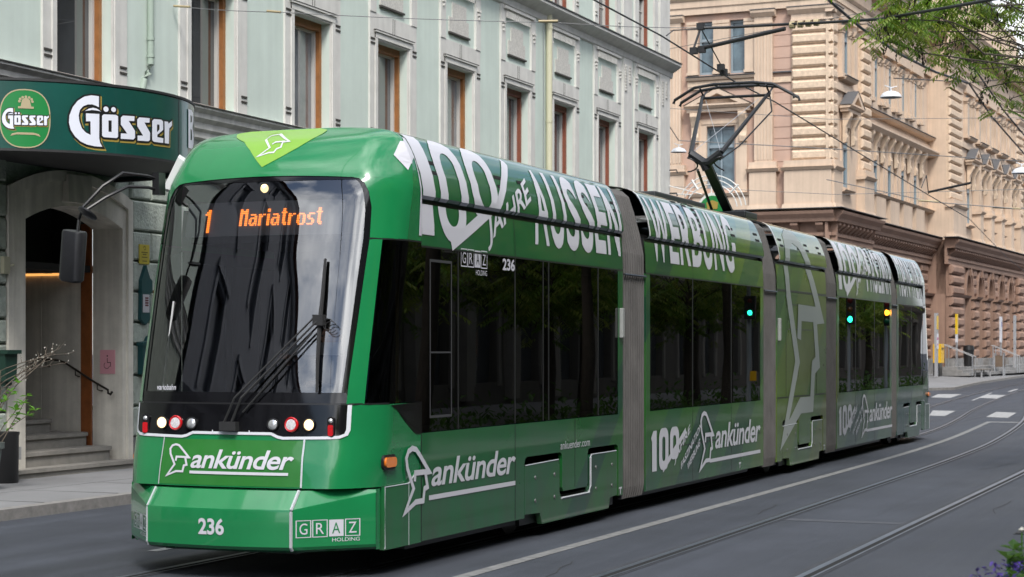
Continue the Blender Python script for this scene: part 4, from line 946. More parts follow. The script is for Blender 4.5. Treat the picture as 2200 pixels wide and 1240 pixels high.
def surround(x):
    m = MB(lambda a, b, c: G(x + a, b, c))
    m.plate([[(-.32, 5.5), (WW + .36, 5.5), (WW + .36, 7.94), (-.32, 7.94)], [(-.001, 5.5 + .02), (WW + .001, 5.52), (WW + .001, 7.45), (-.001, 7.45)]], lambda a, b, d: (a, .035 - d, b), .035)
    m.box(-.13, -.03, .035, .055, 5.5, 7.6); m.box(WW + .03, WW + .13, .035, .055, 5.5, 7.6); m.box(-.13, WW + .13, .035, .06, 7.48, 7.58); m.box(-.16, WW + .16, .035, .085, 7.585, 7.615)
    m.box(-.32, -.08, 0, .05, 7.94, 9.12); m.box(WW + .12, WW + .36, 0, .05, 7.94, 9.12); m.box(-.08, WW + .12, 0, .05, 8.93, 9.12); m.box(-.2, WW + .24, .05, .1, 9.04, 9.10)
    for k in range(13): m.box(-.06 + k * .108, -.06 + k * .108 + .05, .05, .085, 8.86, 9.0)
    for q in (-.30, WW + .16):
        for j, n in enumerate((3, 2, 1)):
            for k in range(n): m.box(q + .06 * k + .03 * j, q + .06 * k + .03 * j + .045, .05, .085, 8.72 - .08 * j, 8.77 - .08 * j)
    o = m.build('window_surround', TRIM, gb)
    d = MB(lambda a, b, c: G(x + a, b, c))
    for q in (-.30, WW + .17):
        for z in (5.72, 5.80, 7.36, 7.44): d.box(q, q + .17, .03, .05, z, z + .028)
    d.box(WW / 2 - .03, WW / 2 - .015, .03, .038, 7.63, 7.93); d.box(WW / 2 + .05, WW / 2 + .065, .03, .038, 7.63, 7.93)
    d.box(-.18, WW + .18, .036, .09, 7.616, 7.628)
    d.build('groove_shade', SLOTSHADE, o)  # raised dark bars, shadow of the gaps put into their colour
    r = MB(lambda a, b, c: G(x + a, b, c)); r.plate([[(.14, 8.12), (1.12, 8.12), (1.12, 8.42), (1.0, 8.42), (1.0, 8.72), (.3, 8.72), (.3, 8.42), (.14, 8.42)]], lambda a, b, d: (a, .02 - d, b), .02)
    r.build('roughcast_panel', mat('roughcast', (.58, .56, .52), .95, var=.25, scale=30, bump=.5, bscale=90), o)
    r = MB(lambda a, b, c: G(x + a, b, c)); r.box(.12, 1.14, 0, .05, 8.08, 8.115); r.build('panel_sill_shade', SLOTSHADE, o)  # thin ledge coloured dark to paint in its shadow line
    u = MB(lambda a, b, c: G(x + a, b, c)); u.box(-.30, 0, 0, .05, 9.54, 11.95); u.box(WW, WW + .3, 0, .05, 9.54, 11.95); u.box(0, WW, 0, .05, 11.7, 11.95)
    for z in (9.85, 9.93): u.box(-.28, -.13, .05, .075, z, z + .03); u.box(WW + .13, WW + .28, .05, .075, z, z + .03)
    u.build('upper_window_surround', TRIM, gb)
for k, x in enumerate(WX):
    window_proto(x, Z1, Z2 - Z1, BROWN if x < 36 else REDB, False); window_proto(x, U1, U2 - U1, REDB, True); surround(x)
m = MB(); m.tube([(40.03, 15.22, 5.5), (40.03, 15.22, 17)], .072, 12); 
for z in (6.9, 9.0, 11): m.tube([(40.03, 15.22, z), (40.03, 15.22, z + .05)], .08, 12)
m.build('downpipe', mat('yellow_downpipe', (.55, .53, .38), .5), gb, smooth=40)
m = MB(); m.tube([(39.82, 15.27, 5.5), (39.82, 15.27, 9.1)], .012, 6); m.build('lightning_conductor', STEEL(), gb)
m = MB(); m.tube([(23.78, 15.24, 11), (23.78, 15.24, 5.95), (23.74, 15.26, 5.82), (23.66, 15.27, 5.72), (23.62, 15.28, 5.55)], .05, 10)
for z in (6.05, 6.3): m.tube([(23.78, 15.24, z), (23.78, 15.24, z + .04)], .058, 10)
m.build('waste_pipe', mat('green_pipe', (.33, .40, .34), .6), gb, smooth=40)
for z in (6.62, 6.0):
    m = MB(); m.tube([(49.05, 15.2, z), (49.05, 15.0, z), (49.05, 14.98, z - .08)], .02, 6); m.build('wall_hook', BLACK(), gb)
m = MB(G)
for x in (26, 29.5, 33, 36.5, 40, 43.5, 46.8): m.face([(x, -.29, 1.2), (x + 1.5, -.29, 1.2), (x + 1.5, -.29, 3.9), (x, -.29, 3.9)])
m.build('shop_window', PANE, gb)
# doorway
STONE = mat('pale_portal_stone', (.70, .66, .58), .8, var=.16, scale=2.2, bump=.12, bscale=40, streak=.3)
def arch(x0, x1, zs, rise, n=14): return [(x0 + (x1 - x0) * k / n, zs + rise * (1 - (2 * k / n - 1) ** 2)) for k in range(n + 1)]
m = MB(G)
inner = [(23.07, .1)] + arch(20.81, 23.07, 3.52, .24)[::-1] + [(20.81, .1)]
m.plate([arch(20.81, 23.07, 3.52, .24) + arch(20.44, 23.24, 3.86, .30)[::-1]], lambda a, b, d: (a, .05 - d, b), .05)
m.plate([[(20.44, .1), (20.81, .1), (20.81, 3.52), (20.44, 3.86)]], lambda a, b, d: (a, .05 - d, b), .05); m.plate([[(23.07, .1), (23.24, .1), (23.24, 3.86), (23.07, 3.52)]], lambda a, b, d: (a, .05 - d, b), .05)
m.plate([arch(20.52, 23.16, 3.80, .29) + arch(20.40, 23.28, 3.92, .31)[::-1]], lambda a, b, d: (a, .09 - d, b), .04)
m.plate([[(20.40, .1), (20.52, .1), (20.52, 3.80), (20.40, 3.92)]], lambda a, b, d: (a, .09 - d, b), .04); m.plate([[(23.16, .1), (23.28, .1), (23.28, 3.92), (23.16, 3.80)]], lambda a, b, d: (a, .09 - d, b), .04)
for k, (a, b) in enumerate(zip(inner, inner[1:])): m.face([(a[0], 0, a[1]), (b[0], 0, b[1]), (b[0], -.45, b[1]), (a[0], -.45, a[1])])
m.box(21.62, 22.22, .05, .16, 3.80, 4.18, .04); m.build('portal', STONE, gb)
m = MB(); m.box(23.02, 23.06, 15.75, 15.92, .3, 3.6); m.build('door_post', mat('varnished_post', (.22, .07, .02), .4, var=.3, scale=5), gb)
m = MB(); m.box(23.03, 23.25, 15.92, 19.6, .1, 2.90); m.box(20.5, 20.81, 15.75, 19.6, .1, 2.9); m.box(20.81, 23.03, 19.3, 19.6, .1, 2.9); 
for y in (16.6, 17.4, 18.4): m.box(23.024, 23.03, y, y + .008, .1, 2.9)
m.build('passage_wall', STONE, gb)
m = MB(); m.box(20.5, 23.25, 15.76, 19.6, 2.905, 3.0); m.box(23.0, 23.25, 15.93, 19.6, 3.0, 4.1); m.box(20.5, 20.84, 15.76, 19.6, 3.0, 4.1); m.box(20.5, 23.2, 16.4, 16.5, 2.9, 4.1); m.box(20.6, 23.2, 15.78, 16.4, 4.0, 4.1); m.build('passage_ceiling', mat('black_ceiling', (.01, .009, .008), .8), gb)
m = MB(); m.box(23.0, 23.03, 15.93, 19.3, 2.87, 2.904); m.build('cove_light', mat('amber_cove_light', (.5, .18, .03), .5, emit=(1, .45, .12), estr=.7), gb)
STEP = mat('worn_step_stone', (.24, .225, .2), .85, var=.25, scale=3, bump=.2, bscale=50)
def step(x0, x1, y0, z0, z1, r=.18):
    m = MB(); out = [(x0, 19.0), (x0, y0)] + [(x1 - r + r * math.sin(t), y0 + r - r * math.cos(t)) for t in rng(0, 1.57, 6)] + [(x1, 19.0)]
    m.plate([out], lambda a, b, d: (a, b, z1 - d), z1 - z0); m.plate([[(a, b - .03 if k < len(out) - 1 and k > 0 else b) for k, (a, b) in enumerate(out)]], lambda a, b, d: (a, b, z1 + .002 - d), .05); m.build('step', STEP, gb, smooth=30)
step(20.2, 24.3, 15.08, .1, .245, .05); step(20.82, 22.98, 15.32, .245, .44); step(20.82, 22.99, 15.72, .44, .63); step(20.82, 22.7, 16.12, .63, .82)
hr = thing('handrail', 'dark wrought iron handrail with curled ends in the doorway', 'handrail', (22.93, 15.35, .245))
m = MB(); R_ = [(22.93, 15.33, 1.21), (22.93, 15.36, 1.17), (22.93, 15.40, 1.19), (22.93, 15.40, 1.235), (22.93, 15.62, 1.34), (22.93, 16.13, 1.62), (22.93, 16.25, 1.655), (22.93, 16.62, 1.68), (22.93, 16.68, 1.65), (22.93, 16.64, 1.61)]
m.tube(R_, .017, 7); m.build('rail', mat('wrought_iron', (.03, .025, .02), .5, metal=.4), hr)
for y, z in ((15.58, 1.32), (15.95, 1.52), (16.45, 1.66)):
    m = MB(); m.tube([(22.93, y, z), (22.93, y, z - .08), (23.0, y, z - .10), (23.06, y, z - .10)], .009, 6); m.build('wall_bracket', mat('wrought_iron', (.03, .025, .02), .5, metal=.4), hr)
ps = thing('notice_sign', 'pink wheelchair access sign screwed to the doorway reveal', 'sign', (23.06, 15.5, 1.45))
m = MB(); m.box(23.055, 23.066, 15.37, 15.62, 1.46, 1.80); m.build('plate', mat('pink_plastic', (.62, .30, .34), .4), ps)
m = MB(); fn = lambda a, b: (23.053, 15.495 - a, 1.63 + b)
m.decal(*stroke([(.0, .055), (.0, -.01), (.055, -.01), (.055, -.07)], .010), fn); m.decal(*stroke([(-.01 + .045 * math.cos(t), -.05 + .045 * math.sin(t)) for t in rng(2.2, 6.2, 14)], .008), fn); m.decal(*fill2d([[(.012 * math.cos(t), .085 + .012 * math.sin(t)) for t in rng(0, 5.7, 8)]]), fn)
m.build('wheelchair_symbol', BLACK(), ps)
# signs on the wall right of the door
ys = thing('wall_notice', 'small yellow notice plate on the mossy stone wall', 'sign', (23.58, 15.2, 3.05))
m = MB(G); m.box(23.44, 23.70, .075, .09, 3.04, 3.32); m.build('plate', mat('yellow_plate', (.42, .34, .03), .5, var=.15), ys)
m = MB(); fn = lambda a, b: (a, 15.207, b)
for q, w in ((3.13, .15), (3.17, .10), (3.20, .17), (3.075, .12)): m.decal(*fill2d([[(23.57 - w / 2, q), (23.57 + w / 2, q), (23.57 + w / 2, q + .014), (23.57 - w / 2, q + .014)]]), fn)
m.decal(*stroke([(23.57 + .03 * math.cos(t), 3.27 + .025 * math.sin(t)) for t in rng(-2, 3.2, 10)], .01), fn); m.build('print', mat('faded_print', (.12, .1, .02), .7), ys)
ab = thing('arrow_board', 'dark teal arrow shaped board with a white card in the middle', 'sign', (23.6, 15.2, 2.1))
m = MB(G); m.plate([[(23.42, 2.24), (23.55, 2.16), (23.66, 2.24), (23.66, 2.62), (23.72, 2.66), (23.72, 2.80), (23.66, 2.84), (23.56, 3.02), (23.44, 2.80)]], lambda a, b, d: (a, .13 - d, b), .055); TEAL = mat('dark_teal_paint', (.006, .05, .055), .4); m.build('board', TEAL, ab)
m = MB(G); m.box(23.46, 23.63, .131, .137, 2.34, 2.60); m.build('card', mat('paper', (.4, .4, .42), .8), ab)
m = MB(G)
for k in range(4): m.box(23.515, 23.60, .1375, .139, 2.43 + .035 * k, 2.455 + .035 * k)
m.build('print', mat('dark_red_print', (.10, .02, .025), .7), ab)
mc = thing('menu_case', 'dark teal wall menu case with curved pediment and paper menu', 'menu board', (23.65, 15.2, 1.3))
m = MB(G); m.box(23.41, 23.95, .08, .17, 1.45, 1.86); m.plate([[(23.38, 1.86), (23.98, 1.86), (23.98, 1.91), (23.80, 1.93), (23.74, 2.0), (23.62, 2.0), (23.56, 1.93), (23.38, 1.91)]], lambda a, b, d: (a, .19 - d, b), .11); m.build('case', TEAL, mc)
m = MB(G); m.box(23.52, 23.84, .171, .174, 1.49, 1.82); m.build('menu_sheet', mat('paper', (.4, .4, .42), .8), mc)
# pub canopy with the curved fascia
CXs, CYs, RS = 20.7, 15.3, 2.28
cyl = lambda s_, z, off=0.0: (CXs + (RS + off) * math.sin(s_ / RS), CYs - (RS + off) * math.cos(s_ / RS), z)
pub = thing('pub_sign', 'curved dark green pub sign over the door with big white lettering and oval emblem', 'sign', (20.7, 15.3, 4.2))
HALF = RS * math.pi / 2
m = MB(); m.grid(lambda s_, z: cyl(s_, z), rng(-HALF, HALF, 60), [4.19, 5.0]); m.build('fascia_panel', mat('dark_green_panel', (.006, .065, .052), .3, var=.25, scale=1.0, coat=.5), pub, smooth=60)
m = MB(); m.plate([[cyl(s_, 0, -.04)[:2] for s_ in rng(-HALF, HALF, 40)]], lambda a, b, d: (a, b, 4.24)); m.plate([[cyl(s_, 0, .01)[:2] for s_ in rng(-HALF, HALF, 40)]], lambda a, b, d: (a, b, 5.01 + d), .03)
m.grid(lambda s_, k: cyl(s_, [4.17, 4.20, 4.20, 4.17, 4.17][k], [-.05, -.05, .006, .006, -.05][k]), rng(-HALF, HALF, 60), range(5)); m.build('canopy', mat('black_canopy', (.02, .02, .021), .6, var=.3), pub)
m = MB(); m.grid(lambda s_, z: cyl(.30 + s_, z, .003), [-.012, .012], [4.2, 5.0]); m.build('panel_joint', BLACK(), pub)
LT = {'G': [[(-1.145, 4.877), (-1.244, 4.88), (-1.337, 4.856), (-1.417, 4.801), (-1.479, 4.72), (-1.518, 4.619), (-1.524, 4.531), (-1.502, 4.445), (-1.451, 4.371), (-1.383, 4.315), (-1.302, 4.281), (-1.196, 4.266), (-1.1, 4.267), (-1.13, 4.315), (-1.142, 4.369), (-1.139, 4.662), (-1.314, 4.657), (-1.312, 4.561), (-1.256, 4.565), (-1.253, 4.4), (-1.314, 4.424), (-1.366, 4.475), (-1.397, 4.561), (-1.404, 4.626), (-1.389, 4.693), (-1.349, 4.74), (-1.291, 4.766), (-1.232, 4.771), (-1.184, 4.758), (-1.145, 4.744)]],
 'h': [[(-1.326, 4.684), (-1.273, 4.718), (-1.22, 4.732), (-1.172, 4.724), (-1.114, 4.694), (-1.172, 4.701), (-1.232, 4.703), (-1.291, 4.692)]],
 'o': [[(-1.081, 4.663), (-.91, 4.67), (-.881, 4.656), (-.881, 4.406), (-.903, 4.387), (-1.081, 4.385), (-1.103, 4.403), (-1.103, 4.643)], [(-1.016, 4.594), (-.972, 4.596), (-.972, 4.457), (-1.016, 4.456)]],
 's': [[(-.81, 4.671), (-.632, 4.679), (-.635, 4.62), (-.724, 4.614), (-.624, 4.5), (-.624, 4.416), (-.65, 4.391), (-.841, 4.384), (-.841, 4.45), (-.746, 4.456), (-.841, 4.559), (-.841, 4.643)]],
 't': [[(-.554, 4.673), (-.375, 4.68), (-.379, 4.625), (-.469, 4.618), (-.369, 4.502), (-.369, 4.413), (-.397, 4.392), (-.584, 4.384), (-.584, 4.445), (-.492, 4.454), (-.588, 4.56), (-.588, 4.644)]],
 'e': [[(-.296, 4.679), (-.151, 4.687), (-.112, 4.667), (-.112, 4.562), (-.23, 4.49), (-.23, 4.459), (-.108, 4.459), (-.112, 4.398), (-.296, 4.395), (-.33, 4.415), (-.33, 4.651)], [(-.237, 4.617), (-.188, 4.62), (-.188, 4.56), (-.237, 4.52)]],
 'r': [[(-.082, 4.673), (0, 4.677), (.006, 4.652), (.088, 4.698), (.092, 4.641), (.026, 4.594), (.017, 4.401), (-.076, 4.4)]],
 'd': [[(-1.05 + .036 * math.cos(t), 4.728 + .033 * math.sin(t)) for t in rng(0, 5.76, 11)]], 'f': [[(-.945 + .034 * math.cos(t), 4.732 + .031 * math.sin(t)) for t in rng(0, 5.76, 11)]]}
SC = lambda: [(0, rng(-2.6, 1.4, 80))]
def pubword(par, tf, sc, o0):
    wh, bl, go = MB(), MB(), MB()
    for k, (ch, L_) in enumerate(LT.items()):
        e = .00035 * k
        L2 = [[tf(p) for p in lp] for lp in L_]
        wh.decal(*fill2d(L2), lambda a, b: cyl(a, b, o0 + .011), SC())
        for lp in L2:
            bl.decal(*stroke(lp, .045 * sc, True), lambda a, b: cyl(a, b, o0 + .006 + e), SC())
            if ch not in 'h': go.decal(*stroke([(a + .018 * sc, b - .022 * sc) for a, b in lp], .05 * sc, True), lambda a, b: cyl(a, b, o0 + .0015 + e), SC())
    w_ = wh.build('sign_lettering', mat('sign_white', (.72, .74, .82), .35), par); bl.build('letter_outline', BLACK(), w_ if par == pub else par); go.build('letter_shadow', mat('gold_print', (.33, .24, .05), .45), w_ if par == pub else par)
pubword(pub, lambda p: p, 1, 0)
m = MB(); m.decal(*fill2d([LT_ for LT_ in [[(.626, 4.914), (.787, 4.922), (.90, 4.90), (.93, 4.80), (.86, 4.70), (.95, 4.62), (.95, 4.50), (.86, 4.42), (.626, 4.414)], [(.733, 4.854), (.82, 4.84), (.82, 4.77), (.733, 4.753)], [(.733, 4.673), (.82, 4.66), (.83, 4.54), (.733, 4.523)]]]), lambda a, b: cyl(a, b, .011), [(0, rng(.6, 1.0, 8))]); m.build('sign_lettering', mat('sign_white', (.72, .74, .82), .35), pub)
oval = lambda k_, n=40: [(-2.04 + .29 * k_ * (abs(math.cos(t)) ** .8) * (1 if math.cos(t) > 0 else -1), 4.556 + .345 * k_ * (abs(math.sin(t)) ** .8) * (1 if math.sin(t) > 0 else -1)) for t in rng(0, 2 * math.pi - 2 * math.pi / n, n - 1)]
m = MB(); m.decal(*fill2d([oval(1)]), lambda a, b: cyl(a, b, .004), SC()); eb = m.build('emblem', mat('emblem_green', (.01, .20, .045), .35, coat=.6), pub)
m = MB(); m.decal(*stroke(oval(1.0), .014, True), lambda a, b: cyl(a, b, .006), SC()); m.build('emblem_rim', mat('tan_print', (.40, .33, .20), .5), eb)
m = MB(); cr = lambda a, b: cyl(a, b, .008)
for q in range(7): m.decal(*fill2d([[(-2.03 + .075 * math.cos(t0) + .016 * math.cos(t), 4.76 + .055 * math.sin(t0) + .016 * math.sin(t)) for t in rng(0, 5.5, 7)]]), lambda a, b, q=q: cyl(a, b, .008 + .0003 * q), SC()) if not globals().update(t0=q * math.pi / 6) else None
m.decal(*fill2d([[(-2.09, 4.70), (-1.97, 4.70), (-1.985, 4.78), (-2.03, 4.81), (-2.075, 4.78)]]), lambda a, b: cyl(a, b, .0105), SC()); m.decal(*fill2d([[(-2.12, 4.675), (-1.94, 4.675), (-1.94, 4.70), (-2.12, 4.70)]]), lambda a, b: cyl(a, b, .0107), SC())
m.decal(*fill2d([[(-2.21, 4.345), (-2.14, 4.365), (-1.93, 4.365), (-1.86, 4.345), (-1.88, 4.375), (-1.94, 4.39), (-2.13, 4.39), (-2.19, 4.375)]]), cr, SC()); m.build('emblem_crest', mat('tan_print', (.40, .33, .20), .5), eb)
pubword(eb, lambda p: (-2.305 + (p[0] + 1.524) * .335, 4.43 + (p[1] - 4.266) * .40), .42, .004)

# pots, bin and plants at the left edge
bn = thing('litter_bin', 'tall black bin beside the doorway step', 'bin', (19.9, 14.88, .12))
m = MB(); m.lathe([(.14, 0), (.155, .02), (.16, .60), (.17, .62), (.17, .65), (.14, .65), (.13, .55)], (19.9, 14.88, .12), 28); m.build('body', mat('black_plastic', (.012, .012, .013), .45), bn, smooth=40)
m = MB(); m.box(19.98, 20.0, 14.72, 14.76, .42, .58); m.build('handle', mat('grey_plastic', (.3, .3, .3), .5), bn)
pt = thing('plant_pot', 'grey green plant pot with leafy stems next to the black bin', 'potted plant', (18.72, 14.26, .12))
m = MB(); m.lathe([(.14, 0), (.21, .50), (.24, .51), (.24, .58), (.21, .58), (.20, .45), (.001, .45)], (18.7, 14.3, .12), 28); m.build('pot', mat('grey_green_pot', (.10, .12, .11), .6, var=.3), pt, smooth=40)
LEAF = leafmat('fresh_leaf', (.09, .24, .03)); LEAFD = leafmat('dark_leaf', (.05, .12, .025)); TWIG = mat('grey_twig', (.10, .08, .06), .8)
def leaf(mb, p, d, l, w, up=(0, 0, 1)):
    d = Vector(d).normalized(); s_ = d.cross(Vector(up)); s_ = s_.normalized() if s_.length > .01 else Vector((1, 0, 0)); n = s_.cross(d) * (w * .25); p = Vector(p)
    a, b, c, e = p, p + d * l * .45 + s_ * w * .5 + n, p + d * l, p + d * l * .45 - s_ * w * .5 + n
    mb.face([a, b, c]); mb.face([a, c, e])
random.seed(11)
m = MB(); t_ = MB()
for k in range(6):
    p = Vector((18.8 + random.uniform(-.1, .1), 14.26 + random.uniform(-.1, .1), .62)); d = Vector((random.uniform(-.1, .45), random.uniform(-.5, .1), random.uniform(.7, 1.2))); pts = [tuple(p)]
    for j in range(7):
        p = p + d * .10; d += Vector((random.uniform(-.12, .2), random.uniform(-.15, .08), -.02)); pts.append(tuple(p))
        for q in range(4 if j > 3 else 1 if j > 1 else 0): leaf(m, p, (random.uniform(-1, 1), random.uniform(-1, 1), random.uniform(-.2, .5)), random.uniform(.07, .13), .06)
    t_.tube(pts, .008, 5, .003)
m.build('leaves', LEAF, pt, split=False); t_.build('stem', TWIG, pt)
tw = thing('budding_shrub', 'bare twiggy shrub with small white buds reaching across the doorway', 'shrub', (18.72, 14.2, .12))
m = MB(); b_ = MB()
for a in range(6):
    p = Vector((18.95, 14.25, 1.15 + .08 * a)); d = Vector((.55 + .12 * a, -.12 + .05 * a, .55 - .06 * a)); pts = [(18.74, 14.22, .62), tuple(p)]
    for j in range(9):
        p = p + d * .13; d += Vector((.05, random.uniform(-.06, .06), random.uniform(-.09, .04))); pts.append(tuple(p))
        if j > 1:
            e = Vector((random.uniform(0, .5), random.uniform(-.3, .3), random.uniform(-.1, .5))); sp = [p + e * t * .25 for t in (0, .4, .7, 1)]; m.tube([tuple(q) for q in sp], .004, 4, .002)
            for q in sp[2::2]:
                for _ in range(1): b_.lathe([(.001, -.009), (.0075, 0), (.001, .011)], q + Vector((random.uniform(-.03, .03), random.uniform(-.03, .03), random.uniform(-.02, .03))), 6)
    m.tube(pts, .009, 5, .003)
m.build('twigs', TWIG, tw); b_.build('buds', mat('bud_white', (.5, .48, .42), .7), tw, split=False)
m = MB(); m.box(20.02, 20.32, 14.95, 15.25, 1.75, 1.80); m.box(20.06, 20.28, 15.0, 15.2, 1.40, 1.75, -.02); m.box(20.1, 20.24, 15.04, 15.16, 1.34, 1.40); tag(m.build('wall_lantern', mat('dark_green_metal', (.01, .035, .025), .4)), 'dark green lantern box on the wall above the plant pot', 'lantern')
m = MB(G); m.box(20.24, 20.36, .08, .14, 2.78, 3.0); m.tube([(20.36, .12, 2.88), (20.42, .16, 2.9)], .015, 6); tag(m.build('bell_box', mat('pale_bell_case', (.40, .38, .27), .5)), 'small pale bell box on the wall beside the doorway', 'bell box')

# projecting pub sign at the far corner of the green building
hs = thing('hanging_sign', 'arched white bracket with an oval green pub sign on the corner of the green building', 'sign', (49.1, 15.2, 5.3))
m = MB()
for r in (.95, .83, .71): m.tube([(49.1, 14.05 + r * math.cos(t), 5.50 + r * math.sin(t)) for t in rng(.5, 3.0, 20)], .016, 6)
m.tube([(49.1, 15.28, 6.22), (49.1, 14.3, 5.95)], .014, 5); m.tube([(49.1, 15.28, 6.0), (49.1, 14.62, 5.95)], .014, 5); m.tube([(49.1, 15.28, 5.5), (49.1, 14.85, 5.75)], .014, 5)
for t in (1.0, 1.7, 2.4): m.tube([(49.1, 14.05 + .68 * math.cos(t), 5.5 + .68 * math.sin(t)), (49.1, 14.05 + 1.0 * math.cos(t), 5.5 + 1.0 * math.sin(t))], .03, 6)
m.tube([(49.1, 14.05, 6.4), (49.1, 14.05, 5.95)], .02, 6); m.build('bracket', mat('white_enamel', (.68, .68, .66), .4), hs)
ov = lambda k_: [(.46 * k_ * math.cos(t), .56 * k_ * math.sin(t)) for t in rng(0, 6.2, 30)]
for nm, k_, d, mt in (('sign_rim', 1.0, .06, mat('white_enamel', (.68, .68, .66), .4)), ('sign_face', .86, .085, mat('emblem_green', (.01, .20, .045), .35))):
    m = MB(); m.plate([ov(k_)], lambda a, b, e, d=d: (49.1 - d + e, 14.0 - a, 5.42 + b), 2 * d); m.build(nm, mt, hs)
m = MB(); m.plate([[(-.14, .12), (.14, .12), (.16, .3), (0, .36), (-.16, .3)]], lambda a, b, e: (49.1 - .095 + e, 14.0 - a, 5.42 + b), .19); m.build('crest', mat('gold_print', (.33, .24, .05), .45), hs)
# ------------------------------------------------------------------ pink building
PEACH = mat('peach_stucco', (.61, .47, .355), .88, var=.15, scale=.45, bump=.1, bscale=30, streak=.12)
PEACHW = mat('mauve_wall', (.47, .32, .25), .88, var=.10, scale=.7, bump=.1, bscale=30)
ORN = mat('carved_peach', (.61, .47, .345), .9, var=.2, scale=6, bump=.6, bscale=14)
ROSE = mat('brown_stucco', (.30, .19, .14), .88, var=.14, scale=.7, bump=.1, bscale=30, streak=.15)
ROSEB = mat('rough_brown_block', (.30, .187, .137), .9, var=.3, scale=1.1, bump=.7, bscale=9, streak=.15)
GRAN = mat('granite_plinth', (.22, .215, .21), .85, var=.35, scale=2.5, bump=.3, bscale=20)
SLATE = mat('slate_flashing', (.10, .10, .105), .6)
BLUEF = mat('grey_blue_frame', (.23, .285, .32), .5); BLIND = mat('blue_curtain', (.10, .15, .18), .25, var=.5, scale=1.3, spec=.8)
CXp, CYp = 91.0235, 20.2528; ER = Vector((.99912, -.04188, 0)); NR = Vector((.04188, .99912, 0)); C0 = Vector((CXp, CYp, 0))
TR = lambda x, y, z: tuple(C0 + ER * x - NR * y + Vector((0, 0, z)))       # right facade: x along, y outwards
TL = lambda x, y, z: tuple(C0 + NR * x - ER * y + Vector((0, 0, z)))       # left facade
pk = thing('pink_building', 'monumental peach and brown palace building with quoins, columns and pediments beyond the tram', 'building', (CXp, CYp, .3))
def part(nm, mt, T, fn, smooth=None, par=None):
    m = MB(T); fn(m); return m.build(nm, mt, par or pk, smooth=smooth)
def dup(o, T, dx):                                           # copy a finished part and its sub-parts along a facade
    d = Vector(T(dx, 0, 0)) - Vector(T(0, 0, 0)); c = o.copy(); COL.objects.link(c); c.parent = o.parent; c.location = o.location + d
    for ch in CH(o): e = ch.copy(); COL.objects.link(e); e.parent = c
    return c
Q = []                                                       # (facade, x0, x1, y0 of its wall)
def quoin(T, x0, x1, y, z0=10.97, z1=17.72, mt=None, h=.565):
    def f(m):
        m.box(x0 + .02, x1 - .02, y, y + .12, z0, z1); n = round((z1 - z0) / h); s_ = (z1 - z0) / n
        for k in range(n): m.bossage(x0, x1, y + .11, y + .29, z0 + s_ * k + .02, z0 + s_ * (k + 1) - .07, .10)
    return part('quoin', mt or ORN, T, f)
def pedestal(T, x0, x1, y, z0=8.56, z1=10.63, w=.3):
    def f(m):
        m.box(x0, x1, y, y + w, z0 + .30, z1 - .16); m.box(x0 - .12, x1 + .12, y, y + w + .12, z0, z0 + .30, .06); m.sweep([(y, z1 - .16), (y + w + .03, z1 - .14), (y + w + .16, z1), (y, z1 + .02)], x0 - .14, x1 + .14)
        m.box(x0 - .05, x1 + .05, y, y + w + .06, z1 + .02, z1 + .12); m.box(x0 - .02, x1 + .02, y, y + w + .02, z1 + .12, z1 + .34)
    return part('pedestal', PEACH, T, f)
def capital(T, x0, x1, y, w, z0=17.72):
    def f(m):
        m.box(x0 - .02, x1 + .02, y, y + w + .03, z0, z0 + .08); m.box(x0, x1, y, y + w, z0 + .08, z0 + .32); m.sweep([(y, z0 + .32), (y + w + .02, z0 + .33), (y + w + .2, z0 + .52), (y + w + .22, z0 + .64), (y, z0 + .66)], x0 - .16, x1 + .16)
    o = part('capital', PEACH, T, f); part('capital_flashing', SLATE, T, lambda m: m.box(x0 - .18, x1 + .18, y, y + w + .25, z0 + .66, z0 + .69), par=o); return o
def pilaster(T, x0, x1, y, w=.28, z0=10.97, z1=17.72):
    def f(m):
        n = 5; s_ = (x1 - x0) / (2 * n + 1); m.box(x0, x1, y, y + w - .035, z0, z1)
        for k in range(n + 1): m.box(x0 + 2 * k * s_, x0 + (2 * k + 1) * s_, y + w - .036, y + w, z0 + .1, z1 - .1)
    return part('pilaster', PEACH, T, f)
def bay_window(T, x0, x1, y, z0, z1, tr=.66, dep=.30, mull=False):
    def f(m):
        m.box(x0, x0 + .10, y - dep, y - dep + .12, z0, z1); m.box(x1 - .10, x1, y - dep, y - dep + .12, z0, z1); m.box(x0 + .1, x1 - .1, y - dep, y - dep + .12, z1 - .12, z1); m.box(x0 + .1, x1 - .1, y - dep, y - dep + .12, z0, z0 + .14)
        zt = z0 + (z1 - z0) * tr; m.box(x0 + .1, x1 - .1, y - dep, y - dep + .14, zt, zt + .16)
        if mull: m.box((x0 + x1) / 2 - .04, (x0 + x1) / 2 + .04, y - dep, y - dep + .1, z0 + .14, z1 - .12)
    o = part('window', BLUEF, T, f)
    part('pane', BLIND, T, lambda m: m.face([(x0 + .08, y - dep + .03, z0 + .1), (x1 - .08, y - dep + .03, z0 + .1), (x1 - .08, y - dep + .03, z1 - .1), (x0 + .08, y - dep + .03, z1 - .1)]), par=o)
    return o
